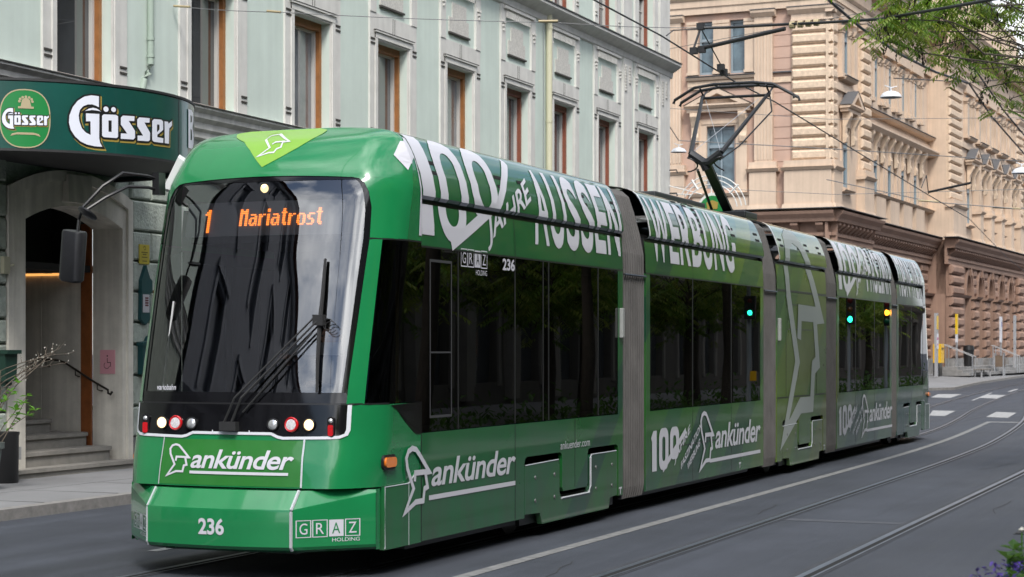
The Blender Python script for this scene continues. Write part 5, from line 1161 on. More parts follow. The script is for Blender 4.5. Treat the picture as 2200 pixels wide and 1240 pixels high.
def pediment(T, x0, x1, y, zb=13.81, h=.86):
    def f(m):
        m.box(x0 + .1, x1 - .1, y, y + .42, zb - .28, zb - .12); m.sweep([(y, zb - .12), (y + .5, zb - .10), (y + .62, zb), (y, zb + .02)], x0, x1)
        c = (x0 + x1) / 2
        m.plate([[(x0, zb + .02), (x1, zb + .02), (c, zb + h)], [(x0 + .62, zb + .10), (c, zb + h - .26), (x1 - .62, zb + .10)]], lambda a, b, d: (a, y + .6 - d, b), .55); m.plate([[(x0 + .3, zb + .02), (x1 - .3, zb + .02), (c, zb + h - .15)]], lambda a, b, d: (a, y + .2 - d, b), .18)
    o = part('pediment', PEACH, T, f)
    c = (x0 + x1) / 2
    def r(m):
        for s_ in (x0, x1): m.face([(s_ + (-.04 if s_ == x0 else .04), y, zb + .05), (s_ + (-.04 if s_ == x0 else .04), y + .63, zb + .05), (c, y + .63, zb + h + .04), (c, y, zb + h + .04)])
    part('pediment_roof', SLATE, T, r, par=o); return o
def console(T, x0, x1, y, z1=13.5, h=1.5):
    prof = [(y, z1), (y + .42, z1), (y + .44, z1 - .18), (y + .30, z1 - .42), (y + .17, z1 - .7), (y + .15, z1 - 1.0), (y + .22, z1 - 1.2), (y + .17, z1 - h + .05), (y, z1 - h)]
    return part('console', ORN, T, lambda m: m.sweep(prof, x0, x1))
# --- left facade
YL = .0
opsL = [(4.12, 4.92, 15.42, 18.05), (5.73, 6.53, 15.42, 18.05), (4.68, 6.14, 9.78, 12.83), (10.1, 10.9, 15.42, 18.05), (11.7, 12.5, 15.42, 18.05), (10.6, 12.1, 9.78, 12.83)]
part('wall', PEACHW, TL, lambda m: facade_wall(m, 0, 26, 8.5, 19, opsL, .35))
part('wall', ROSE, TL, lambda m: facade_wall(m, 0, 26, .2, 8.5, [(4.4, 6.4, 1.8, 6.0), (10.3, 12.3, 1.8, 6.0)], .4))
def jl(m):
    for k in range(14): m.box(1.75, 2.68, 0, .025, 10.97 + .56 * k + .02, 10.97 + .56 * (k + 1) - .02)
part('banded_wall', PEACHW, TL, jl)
quoin(TL, -.34, 1.73, 0); quoin(TR, -.34, .95, 0); pedestal(TL, -.3, 2.05, 0, w=.42); pedestal(TR, -.3, 1.15, 0, w=.42); capital(TL, -.30, 1.73, 0, .30); capital(TR, -.30, .95, 0, .30)
for x0, x1 in ((2.69, 3.59), (7.39, 8.29), (9.0, 9.9), (13.2, 14.1)): pilaster(TL, x0, x1, 0); pedestal(TL, x0 - .2, x1 + .25, 0); capital(TL, x0, x1, 0, .26)
def trimL(m):
    for c in (5.33, 11.3):
        m.box(c - 1.74, c - 1.21, 0, .14, 15.42, 18.06); m.box(c + 1.21, c + 1.74, 0, .14, 15.42, 18.06); m.box(c - .40, c + .40, 0, .14, 15.42, 18.06)
        for a, b in ((-1.78, -1.17), (1.17, 1.78), (-.44, .44)): m.box(c + a, c + b, .14, .20, 17.74, 17.86); m.box(c + a, c + b, 0, .18, 15.42, 15.55); m.box(c + a, c + b, .14, .19, 17.90, 18.06)
        m.sweep([(0, 15.10), (.22, 15.14), (.30, 15.27), (0, 15.30)], c - 1.78, c + 1.78); m.box(c - 1.74, c + 1.74, 0, .10, 14.70, 14.82)
        m.box(c - 1.32, c - .75, 0, .12, 9.55, 13.2); m.box(c + .75, c + 1.32, 0, .12, 9.55, 13.2); m.box(c - .75, c + .75, 0, .12, 12.86, 13.2); m.box(c - 1.0, c + 1.0, .12, .16, 12.95, 13.06)
        m.sweep([(0, 9.35), (.18, 9.38), (.28, 9.52), (0, 9.55)], c - 1.7, c + 1.7); m.box(c - 1.5, c + 1.5, 0, .10, 8.6, 9.35)
part('window_trim', PEACH, TL, trimL)
part('carved_frieze', ORN, TL, lambda m: [m.box(c - 1.74, c + 1.74, 0, .12, 14.83, 15.10) for c in (5.33, 11.3)] and m.box(1.75, 2.68, 0, .10, 14.83, 15.1))
part('sill_flashing', SLATE, TL, lambda m: [m.box(c - 1.8, c + 1.8, 0, .33, 15.302, 15.33) for c in (5.33, 11.3)] and m.box(1.74, 2.69, 0, .2, 15.30, 15.36))
for c in (5.40, 11.36):
    pediment(TL, c - 1.72, c + 1.72, 0); console(TL, c - 1.42, c - 1.05, .10); console(TL, c + 1.05, c + 1.42, .10)
for a, b, c, d in opsL: bay_window(TL, a, b, 0, c, d, .62 if b - a < 1 else .66, mull=b - a > 1)
def entab(m, x0, x1, y):
    m.box(x0, x1, y, y + .12, 18.40, 18.75); m.box(x0, x1, y, y + .18, 18.75, 19.05); m.sweep([(y, 19.05), (y + .2, 19.07), (y + .32, 19.2), (y, 19.22)], x0, x1); m.box(x0, x1, y, y + .1, 19.22, 20.3); m.sweep([(y, 20.3), (y + .2, 20.35), (y + .3, 20.6), (y + .95, 20.75), (y + 1.0, 21.05), (y + 1.2, 21.3), (y, 21.4)], x0, x1)
part('entablature', PEACH, TL, lambda m: entab(m, -.3, 26, .1))
def dent(m, x0, x1, y):
    x = x0
    while x < x1: m.box(x, x + .17, y + .25, y + .72, 20.42, 20.70); x += .40
part('dentil_course', PEACH, TL, lambda m: dent(m, -.2, 16, .1))
def cornice8(m, x0, x1, y):
    m.box(x0, x1, y, y + .22, 7.0, 7.30); m.box(x0, x1, y, y + .30, 7.30, 7.46); m.box(x0, x1, y, y + .14, 7.46, 7.98); m.sweep([(y, 7.95), (y + .62, 7.98), (y + .66, 8.14), (y + .85, 8.34), (y + .9, 8.48), (y, 8.60)], x0, x1)
part('dark_cornice', ROSE, TL, lambda m: cornice8(m, -.5, 26, 0))
part('cornice_flashing', SLATE, TL, lambda m: m.box(-.95, 26, 0, .93, 8.602, 8.63))
def brk(m, x0, x1, y, s_=1.25):
    x = x0
    while x < x1: m.sweep([(y + .14, 7.95), (y + .56, 7.94), (y + .55, 7.82), (y + .4, 7.72), (y + .26, 7.6), (y + .14, 7.5)], x, x + .36); x += s_
part('bracket', ROSE, TL, lambda m: brk(m, .1, 16, 0))
# --- right facade: corner bay, wing, projecting pavilion, far wing
ZONES = [(0, 7.7, .0), (7.7, 26.2, -.75), (26.2, 52.2, .35), (52.2, 104, -.75)]
bays = {0: [3.3], 1: [9.4 + 3.28 * k for k in range(5)], 2: [33.0, 36.85, 40.65, 44.5, 48.2], 3: [54.5 + 3.6 * k for k in range(13)]}
for zi, (x0, x1, y) in enumerate(ZONES):
    bs = bays[zi]; w = .75
    def wall(m, T0=TR, y=y):
        m.T = lambda a, b, c: T0(a, b + y, c); facade_wall(m, x0, x1, 8.5, 19, [(b - .6, b + .6, 15.42, 18.05) for b in bs] + [(b - .6, b + .6, 9.9, 12.83) for b in bs], .35)
    part('wall', PEACH, TR, wall)
    def wallb(m, T0=TR, y=y):
        m.T = lambda a, b, c: T0(a, b + y, c); facade_wall(m, x0, x1, .2, 8.5, [(b - .95, b + .95, 1.35, 5.12) for b in bs], .55)
    if zi != 2: part('wall', ROSE, TR, wallb)
    part('entablature', PEACH, TR, lambda m: entab(m, x0 - (.3 if zi in (0, 2) else 0), x1 + (.3 if zi in (0, 2) else 0), y + .1)); part('dentil_course', PEACH, TR, lambda m: dent(m, x0, x1, y + .1))
    part('dark_cornice', ROSE, TR, lambda m: cornice8(m, x0 - (.5 if zi in (0, 2) else 0), x1 + (.5 if zi in (0, 2) else 0), y)); part('cornice_flashing', SLATE, TR, lambda m: m.box(x0 - (.9 if zi in (0, 2) else 0), x1 + (.9 if zi in (0, 2) else 0), y, y + .93, 8.602, 8.63))
    part('bracket', ROSE, TR, lambda m: brk(m, x0 + .1, x1 - .2, y, .62 if zi else .8))
    if zi in (0, 2):
        for q in ((x1,) if zi == 0 else (x0, x1)): part('return_wall', PEACH, TR, lambda m: m.face([(q, -.76, 8.5), (q, y, 8.5), (q, y, 21), (q, -.76, 21)])); part('return_wall', ROSE, TR, lambda m: m.face([(q, -.76, .2), (q, y, .2), (q, y, 8.5), (q, -.76, 8.5)]))
    def sills(m):
        if zi in (1, 3):
            m.sweep([(y, 14.45), (y + .35, 14.5), (y + .48, 14.62), (y, 14.66)], x0, x1); m.box(x0, x1, y, y + .16, 13.95, 14.2)
            m.sweep([(y, 13.45), (y + .5, 13.5), (y + .72, 13.7), (y + .72, 13.78), (y, 13.85)], x0, x1); m.sweep([(y, 10.1), (y + .3, 10.14), (y + .44, 10.26), (y, 10.3)], x0, x1)
        else:
            for b in bs: m.sweep([(y, 15.10), (y + .3, 15.14), (y + .42, 15.27), (y, 15.30)], b - 1.15, b + 1.15); m.sweep([(y, 9.6), (y + .22, 9.63), (y + .32, 9.72), (y, 9.76)], b - 1.0, b + 1.0)
            m.box(x0, x1, y, y + .14, 14.55, 14.9)
    part('sill_course', PEACH, TR, sills)
    part('sill_flashing', SLATE, TR, lambda m: m.box(x0, x1, y, y + (.5 if zi in (1, 3) else .2), 14.662, 14.69) if zi in (1, 3) else [m.box(b - 1.18, b + 1.18, y, y + .45, 15.302, 15.33) for b in bs])
    # per-bay parts: built once, then copied
    b0 = bs[0]; sp = []
    sp.append(bay_window(TR, b0 - .6, b0 + .6, y, 15.42, 18.05, dep=.16)); sp.append(bay_window(TR, b0 - .6, b0 + .6, y, 9.9, 12.83, dep=.16))
    def colpair(m, b0=b0, y=y):
        for a, b, d in ((-1.42, -1.0, .24), (1.0, 1.42, .24), (-.86, -.68, .10), (.68, .86, .10)):
            m.box(b0 + a, b0 + b, y, y + d, 15.32, 17.5); m.box(b0 + a - .06, b0 + b + .06, y, y + d + .06, 15.2, 15.42); m.box(b0 + a - .04, b0 + b + .04, y, y + d + .04, 17.4, 17.48); m.sweep([(y, 17.5), (y + d + .04, 17.52), (y + d + .16, 17.72), (y, 17.76)], b0 + a - .12, b0 + b + .12)
        m.box(b0 - 1.5, b0 + 1.5, y, y + .22, 18.06, 18.4)
    sp.append(part('column_pair', PEACH, TR, colpair))
    def lowtrim(m, b0=b0, y=y):
        m.box(b0 - .9, b0 - .6, y, y + .07, 9.8, 13.2); m.box(b0 + .6, b0 + .9, y, y + .07, 9.8, 13.2); m.box(b0 - .6, b0 + .6, y, y + .16, 12.86, 13.2)
        if zi in (1, 3):
            m.box(b0 - 1.45, b0 - 1.10, y, y + .2, 10.3, 13.4); m.box(b0 + 1.10, b0 + 1.45, y, y + .2, 10.3, 13.4); m.box(b0 - 1.1, b0 + 1.1, y, y + .35, 8.6, 10.1)
    sp.append(part('window_trim', PEACH, TR, lowtrim)); sp.append(console(TR, b0 - 1.02, b0 - .66, y + .14)); sp.append(console(TR, b0 + .66, b0 + 1.02, y + .14))
    if zi in (0, 2): sp.append(pediment(TR, b0 - 1.35, b0 + 1.35, y + .08, 13.81, .8))
    for b in bs[1:]:
        for o in sp: dup(o, TR, b - b0)
    if zi == 2:
        for q in [30.9] + [(a + b) / 2 for a, b in zip(bs, bs[1:])] + [50.2]:
            if q > 31: pedestal(TR, q - .55, q + .55, y, z0=8.6, z1=10.7, w=.55); pilaster(TR, q - .36, q + .36, y, .42, z1=14.5)
    # ground storey piers with rough blocks
    edges = [x0] + [q for b in bs for q in (b - 1.0, b + 1.0)] + [x1]
    piers = [(edges[k] + .05, edges[k + 1] - .05) for k in range(0, len(edges), 2) if edges[k + 1] - edges[k] > .4]
    for a, b in piers:
        if b - a > 3.6: continue
        def pr(m, a=a, b=b):
            for k in range(6): m.bossage(a, b, y, y + .25, 1.30 + .625 * k + .03, 1.30 + .625 * (k + 1) - .07, .12)
            for k in range(3): m.bossage(a + .25, b - .25, y, y + .12, 5.32 + .57 * k + .03, 5.32 + .57 * (k + 1) - .05, .10)
        part('pier', ROSEB, TR, pr)
    part('string_course', ROSE, TR, lambda m: [m.sweep([(y, 5.05), (y + .36, 5.08), (y + .46, 5.22), (y, 5.26)], a - .1, b + .1) for a, b in piers])
    part('plinth', GRAN, TR, lambda m: [m.box(a - .1, b + .1, y, y + .46, .0, 1.28, .04) for a, b in piers])
# corner quoins of the right facade
quoin(TR, 5.95, 7.75, 0); pedestal(TR, 5.7, 7.7, 0, w=.42); capital(TR, 5.95, 7.7, 0, .3)
for x0, x1 in ((26.2, 29.9), (50.0, 52.3)):
    quoin(TR, x0, x1, .35); pedestal(TR, x0, x1 + .2, .35, z1=10.63, w=.45); capital(TR, x0, x1, .35, .3)
    def cq(m):
        m.box(x0, x1, .3, .5, .3, 7.0)
        for k in range(9): m.bossage(x0, x1, .45, .78, 1.30 + .64 * k + .02, 1.30 + .64 * (k + 1) - .07, .14)
    part('corner_blocks', ROSEB, TR, cq); part('plinth', GRAN, TR, lambda m: m.box(x0 - .1, x1 + .1, .3, .9, 0, 1.29, .04))
quoin(TR, 0, 1.0, 0, 1.3, 7.0, ROSEB, .63); quoin(TL, -.3, 2.0, 0, 1.3, 7.0, ROSEB, .63)
# arches of the pavilion
def archwall(m):
    m.T = lambda a, b, c: TR(a, b + .35, c); facade_wall(m, 26.2, 52.2, .2, 5.2, [(b - .95, b + .95, 1.0, 5.2) for b in bays[2]], .6)
    m.T = TR; holes = [[(b + .95 * math.cos(t), 5.2 + 1.35 * math.sin(t)) for t in rng(0, math.pi, 14)] for b in bays[2]]
    out = [(26.2, 5.2)] + [p for h_ in holes for p in h_[::-1]] + [(52.2, 5.2), (52.2, 8.5), (26.2, 8.5)]
    m.plate([out], lambda a, b, d: (a, .35 - d, b), .6)
part('wall', ROSE, TR, archwall)
for b in bays[2]:
    def av(m, b=b):
        for r0, r1, d in ((.95, 1.12, .08), (1.12, 1.32, .15)):
            o_ = [(b + r1 * math.cos(t), 5.26 + 1.35 * r1 / .95 * math.sin(t)) for t in rng(0, math.pi, 16)]; i_ = [(b + r0 * math.cos(t), 5.26 + 1.35 * r0 / .95 * math.sin(t)) for t in rng(0, math.pi, 16)]
            m.plate([o_ + i_[::-1]], lambda p, q, e, d=d: (p, .35 + d - e, q), d)
        m.box(b - .14, b + .14, .35, .62, 6.55, 7.0, .02)
    part('archivolt', ROSE, TR, av)
    part('arch_window', mat('dark_arch_glass', (.09, .06, .045), .2, spec=.6), TR, lambda m: m.face([(b - 1, -.2, 1.0), (b + 1, -.2, 1.0), (b + 1, -.2, 6.8), (b - 1, -.2, 6.8)]))
def ground_panes(m):
    for zi in (0, 1, 3):
        for b in bays[zi]: m.face([(b - .95, ZONES[zi][2] - .5, 1.3), (b + .95, ZONES[zi][2] - .5, 1.3), (b + .95, ZONES[zi][2] - .5, 5.15), (b - .95, ZONES[zi][2] - .5, 5.15)])
part('ground_window', mat('dark_arch_glass', (.09, .06, .045), .2, spec=.6), TR, ground_panes)
# attic, roof and dormers
MANS = mat('slate_roof', (.075, .078, .085), .6, var=.3, scale=2)
part('attic', PEACH, TR, lambda m: (m.box(26.4, 52, -.6, .2, 21.3, 24.5), m.box(0, 7.5, -.6, -.1, 21.3, 23.5)))
part('mansard_roof', MANS, TR, lambda m: (m.sweep([(-.6, 21.35), (-2.6, 25.5), (-9, 27.5), (-9, 21.35)], .2, 104), m.sweep([(-.4, 24.5), (-2.2, 29), (-8, 30), (-8, 24.5)], 26.6, 51.8)))
for x in (11, 17.5, 23.5, 57, 64, 71):
    d_ = part('dormer', PEACH, TR, lambda m: (m.box(x - .9, x + .9, -2.6, -.7, 21.5, 24.0), m.plate([[(x - 1.1, 24.0), (x + 1.1, 24.0), (x, 24.8)]], lambda a, b, d: (a, -.6 - d, b), 2)))
    part('dormer_pane', BLIND, TR, lambda m: m.face([(x - .5, -.69, 22.2), (x + .5, -.69, 22.2), (x + .5, -.69, 23.7), (x - .5, -.69, 23.7)]), par=d_)
part('chimney', PEACHW, TR, lambda m: (m.box(14, 15.4, -5, -4, 26, 29), m.box(60, 61.5, -5, -4, 26, 29)))
part('back_block', PEACHW, TR, lambda m: m.box(.3, 103.5, -25, -1.4, .1, 21.3))
GREYP = mat('grey_post', (.33, .33, .34), .5)
# steps with rails in front of the pavilion
fs = thing('entrance_steps', 'low flight of grey stone steps in front of the arches', 'steps', TR(40.5, 2.2, .3))
for k in range(3): part('step', GRAN, TR, lambda m: m.box(21.2 + .2 * k, 50.4 - .2 * k, .85, 2.7 - .4 * k, .30 + .17 * k, .47 + .17 * k), par=fs)
def far_rail(x, label):
    r = thing('step_handrail', label, 'handrail', TR(x, 2.7, .3), 'handrails on the entrance steps'); 
    def f(m):
        m.tube([(x, 1.1, 2.1), (x + .1, 2.8, 1.4)], .022, 6); m.tube([(x + .9, 1.1, 2.1), (x + 1.0, 2.8, 1.4)], .022, 6); m.tube([(x, 1.1, 2.1), (x + .9, 1.1, 2.1)], .022, 6)
    part('rail', GREYP, TR, f, par=r); part('post', STEEL(), TR, lambda m: [m.tube([(x + q, y, .3), (x + q, y, z)], .03, 6) for q in (.05, .95) for y, z in ((2.75, 1.42), (1.2, 2.06))], par=r)
far_rail(21.8, 'steel handrail on the steps beside the black bin'); far_rail(37.0, 'steel handrail on the steps beside the white sign')
mb_ = thing('mailbox', 'yellow mailbox on a dark stand against the brown building', 'mailbox', TR(21.4, 1.0, .3))
part('box', mat('mailbox_yellow', (.72, .42, .01), .45), TR, lambda m: m.box(20.3, 21.2, .8, 1.25, 1.05, 2.15), par=mb_); part('flap', mat('dark_flap', (.1, .06, .01), .5), TR, lambda m: m.box(20.45, 21.05, 1.25, 1.28, 1.85, 1.93), par=mb_); part('stand', BLACK(), TR, lambda m: m.box(20.35, 21.15, .8, 1.15, .32, 1.05), par=mb_)
def stele(name, label, x, y, w, z0, z1, head_m, tail_m, split, group=None, post=True):
    s_ = thing(name, label, 'sign', TR(x, y, .3), group)
    part('upper_panel', head_m, TR, lambda m: m.box(x - w / 2, x + w / 2, y - .06, y + .06, split, z1), par=s_); part('lower_panel', tail_m, TR, lambda m: m.box(x - w / 2 + .02, x + w / 2 - .02, y - .055, y + .055, z0, split), par=s_)
    if post: part('post', STEEL(), TR, lambda m: m.box(x - .06, x + .06, y - .05, y + .05, .3, z0), par=s_)
    return s_
YEL = mat('sign_yellow', (.70, .45, .01), .45); WPL = mat('white_panel', (.6, .6, .64), .4)
s1 = stele('stop_pillar', 'grey tram stop pillar with yellow head and white timetable panel', 16.4, 1.8, .5, .30, 3.85, GREYP, GREYP, 2.0, post=False)
part('yellow_head', YEL, TR, lambda m: m.box(16.2, 16.62, 1.865, 1.88, 2.95, 3.7), par=s1); part('timetable', WPL, TR, lambda m: m.box(16.18, 16.64, 1.865, 1.88, 1.85, 2.7), par=s1)
part('timetable_print', mat('pink_print', (.5, .1, .25), .6), TR, lambda m: (m.box(16.25, 16.56, 1.881, 1.884, 2.35, 2.5), m.box(16.3, 16.5, 1.881, 1.884, 2.05, 2.15)), par=s1)
s2 = stele('narrow_sign', 'narrow yellow and white upright sign beside the corner blocks', 24.6, 1.3, .30, 2.25, 3.95, YEL, WPL, 2.75)
s3 = stele('narrow_sign', 'narrow white upright sign with a small blue emblem', 38.2, 1.5, .45, 2.3, 4.0, WPL, WPL, 3.1)
part('emblem', mat('blue_print', (.03, .06, .3), .5), TR, lambda m: m.plate([rrect(38.1, 38.3, 3.3, 3.65, .08)], lambda a, b, d: (a, 1.565 + .004 - d, b), .004), par=s3)
s4 = stele('grey_stele', 'plain grey upright stele past the white sign at the end of the steps', 39.4, 2.2, .45, .32, 4.1, GREYP, GREYP, 2.2, post=False)
fb = thing('waste_bin', 'black waste bin standing on the steps between the handrails', 'bin', TR(26.2, 1.7, .81))
part('body', mat('black_plastic', (.012, .012, .013), .45), TR, lambda m: m.lathe([(.28, 0), (.32, .9), (.34, 1.0), (.30, 1.25), (.001, 1.3)], TR(26.2, 1.7, .81), 16), par=fb)
bx_ = thing('bench', 'grey slatted bench on the far pavement', 'bench', (115.5, 16.4, .2))
m = MB(); [m.box(113.5, 117.6, 16.15 + .13 * k, 16.25 + .13 * k, .62, .67) for k in range(4)]; m.build('seat', mat('weathered_slat', (.16, .14, .12), .8, var=.3), bx_)
for x in (113.7, 117.3): m = MB(); m.box(x, x + .09, 16.17, 16.25, .12, .62); m.box(x, x + .09, 16.55, 16.63, .12, .62); m.build('leg', GREYP, bx_)
lb2 = thing('waste_bin', 'wood clad waste bin with slanted metal lid beside the bench', 'bin', (122.2, 16.3, .2))
m = MB(); m.box(121.9, 122.5, 16.0, 16.6, .75, 1.45, .03); m.build('body', mat('brown_cladding', (.13, .09, .06), .7, var=.3), lb2); m = MB()
for x, y in ((121.9, 16.0), (122.44, 16.0), (121.9, 16.54), (122.44, 16.54)): m.box(x, x + .08, y, y + .08, .13, 1.6)
m.face([(121.8, 15.95, 1.62), (122.6, 15.95, 1.62), (122.6, 16.65, 1.80), (121.8, 16.65, 1.80)]); m.build('frame', STEEL(), lb2)

# ------------------------------------------------------------------ overhead line and lamps
WIRE = mat('wire', (.02, .02, .022), .5); WIREG = mat('grey_wire', (.16, .16, .165), .5)
def wire(label, pts, r, m_=None, sag=0.0, fit_=None, name='wire', group=None):
    m = MB(); P = []
    for a, b in zip(pts, pts[1:]):
        for k in range(8): t = k / 8; P.append((a[0] + (b[0] - a[0]) * t, a[1] + (b[1] - a[1]) * t, a[2] + (b[2] - a[2]) * t - sag * 4 * t * (1 - t)))
    P.append(pts[-1]); m.tube(P, r, 6); o = m.build(name, m_ or WIRE); o.location = (0, 0, 0); tag(o, label, 'wire', group)
    if fit_:
        f_ = MB()
        for p, l, rr in fit_: f_.tube([tuple(Vector(p) - Vector(l)), tuple(Vector(p) - Vector(l) * .4), tuple(Vector(p) + Vector(l) * .4), tuple(Vector(p) + Vector(l))], rr, 7)
        f_.build('insulator', mat('insulator_tan', (.42, .34, .2), .5), o)
    return o
wire('black contact wire running above the tram and touching the pantograph', [(-40, 7.72, 6.05), (21.9, 7.75, 6.06), (24.62, 7.75, 6.04), (28.3, 7.75, 5.91), (28.6, 7.75, 5.905), (30.88, 7.75, 5.90), (38.57, 7.8, 5.71), (46.94, 7.9, 5.54), (55.81, 8.3, 5.57), (80, 10.4, 5.6), (110, 12.6, 5.6)], .011)
wire('thin cross span wire from the green wall with tan insulators', [(24.46, 15.28, 6.92), (23.92, 13.2, 6.60), (25.0, 9.4, 6.38), (26.52, 7.75, 6.44)], .006, WIREG, .02, [((24.95, 9.5, 6.40), (.04, -.13, 0), .018), ((23.95, 13.3, 6.62), (-.02, -.12, -.02), .018), ((24.40, 15.1, 6.89), (-.02, -.15, -.02), .018)])
ca_ = thing('cantilever', 'black double tube cantilever arm holding the contact wire', 'cantilever', (26.5, 7.75, 6.1))
m = MB(); m.tube([(26.52, 7.75, 6.44), (26.63, 7.4, 6.44), (26.16, 6.4, 6.35), (25.99, 5.9, 6.31), (25.14, 4.9, 6.16), (23.4, 3.7, 5.95), (21.6, 2.4, 5.75), (19, .2, 5.5)], .020, 8); m.build('upper_tube', WIRE, ca_, smooth=40)
m = MB(); m.tube([(26.48, 7.72, 6.14), (26.16, 6.42, 6.29)], .03, 8); m.build('strut', WIRE, ca_, smooth=40)
m = MB(); m.tube([(26.16, 7.75, 6.08), (26.5, 7.75, 6.42)], .018, 6); m.tube([(26.52, 7.75, 6.44), (27.75, 7.75, 6.0)], .010, 6); m.tube([(26.5, 7.75, 6.42), (25.3, 7.78, 6.22), (24.9, 7.76, 6.08)], .008, 6); m.build('hanger', WIRE, ca_)
m = MB()
for c in ((26.52, 7.75, 6.46), (26.48, 7.72, 6.12), (27.75, 7.75, 5.97), (26.18, 7.75, 6.06), (27.6, 7.75, 6.02)): m.box(c[0] - .05, c[0] + .05, c[1] - .05, c[1] + .05, c[2] - .045, c[2] + .045)
m.build('clamp', WIRE, ca_); m = MB()
for k in range(4): m.tube([(26.16 - .03 * k, 6.35 - .12 * k, 6.335), (26.155 - .03 * k, 6.28 - .12 * k, 6.33)], .05, 8)
m.build('insulator', mat('insulator_tan', (.42, .34, .2), .5), ca_)
c2 = thing('cantilever', 'distant thin cantilever arm above the far track', 'cantilever', (46.6, 7.9, 5.6))
m = MB(); m.tube([(46.61, 7.9, 5.62), (45.91, 6.8, 5.75)], .03, 6); m.build('strut', WIRE, c2); m = MB(); m.tube([(46.6, 7.9, 5.58), (46.3, 7.9, 6.0), (45.6, 7.9, 5.65)], .012, 5); m.build('hanger', WIRE, c2)
wire('thick black cable drooping past the peach cornice to a knot of clamps', [(42.79, 9.5, 9.73), (45.93, 9.4, 9.58), (50.23, 9.3, 9.58), (55.45, 9.2, 9.79), (61.15, 9.1, 10.2)], .035)
wire('black cable falling away from the knot of clamps', [(61.15, 9.1, 10.19), (66.16, 9.1, 9.73), (75.03, 9.1, 9.31), (95, 9.1, 8.6)], .03)
wire('second black cable running beside the falling one', [(61.2, 8.9, 10.6), (67, 8.8, 10.0), (75.5, 8.7, 9.5), (95, 8.6, 8.9)], .03)
wire('thin wire holding the big white street lamp', [(48.0, 9.0, 8.62), (57.61, 8.6, 9.75), (61.1, 9.1, 10.2), (53.59, 6.5, 9.25), (40, .5, 8.5)], .014)
wire('thin span wire carrying the two smaller street lamps', [(49.2, 15.3, 7.9), (51.99, 15.84, 7.74), (52.5, 12, 7.43), (61.0, 7.3, 7.66), (66, .5, 8.4)], .014, WIREG)
wire('thin grey span wire crossing low in front of the peach corner', [(49.2, 15.25, 6.2), (50.5, 11, 5.95), (52.5, 5.5, 6.1), (50, .5, 6.5)], .008, WIREG)
wire('faint grey wire between the green corner and the upper peach windows', [(49.2, 15.25, 8.3), (52, 11.5, 8.15), (56, 6, 8.4), (56, .5, 8.9)], .008, WIREG)
wire('wire with bright splices low over the far tram stop', [(56.5, 12.6, 6.9), (56.0, 9.4, 6.1), (56.2, 7.0, 5.85), (57, .5, 6.3)], .016, WIREG, 0, [((56.02, 9.5, 6.13), (0, -.3, -.03), .03), ((56.2, 7.3, 5.88), (0, -.4, -.03), .025)])
wire('thin upper span wire over the street near the top edge', [(49.2, 15.25, 9.9), (44, 9, 9.6), (40, .5, 10.4)], .008, WIREG)
ENAM = mat('lamp_enamel', (.62, .63, .66), .3)
def lamp(label, c, r):
    L_ = thing('street_lamp', label, 'street lamp', c, 'street lamps hung on span wires'); x, y, z = c
    m = MB(); m.lathe([(.001, .55 * r), (.35 * r, .53 * r), (.72 * r, .38 * r), (.95 * r, .10 * r), (r, 0), (r, -.06 * r), (.96 * r, -.06 * r), (.9 * r, .06 * r)], c, 28); m.build('shade', ENAM, L_, smooth=40)
    m = MB(); m.lathe([(.95 * r, -.02 * r), (.6 * r, -.10 * r), (.001, -.13 * r)], c, 24); m.build('diffuser', mat('dark_diffuser', (.06, .06, .055), .3), L_, smooth=40)
    m = MB(); m.tube([(x, y, z + .5 * r), (x, y, z + .95 * r)], .07 * r, 6); m.tube([(x - .3 * r, y + .5 * r, z + 1.05 * r), (x, y, z + .85 * r), (x + .3 * r, y - .5 * r, z + 1.0 * r)], .05 * r, 6); m.build('hanger', ENAM, L_)
lamp('largest white dish lamp hanging in front of the peach facade', (47.61, 9.0, 8.10), .27)
lamp('white dish lamp over the far street below the drooping leaves', (60.0, 7.35, 7.22), .30)
lamp('small white dish lamp beside the green corner', (52.0, 15.84, 7.42), .225)

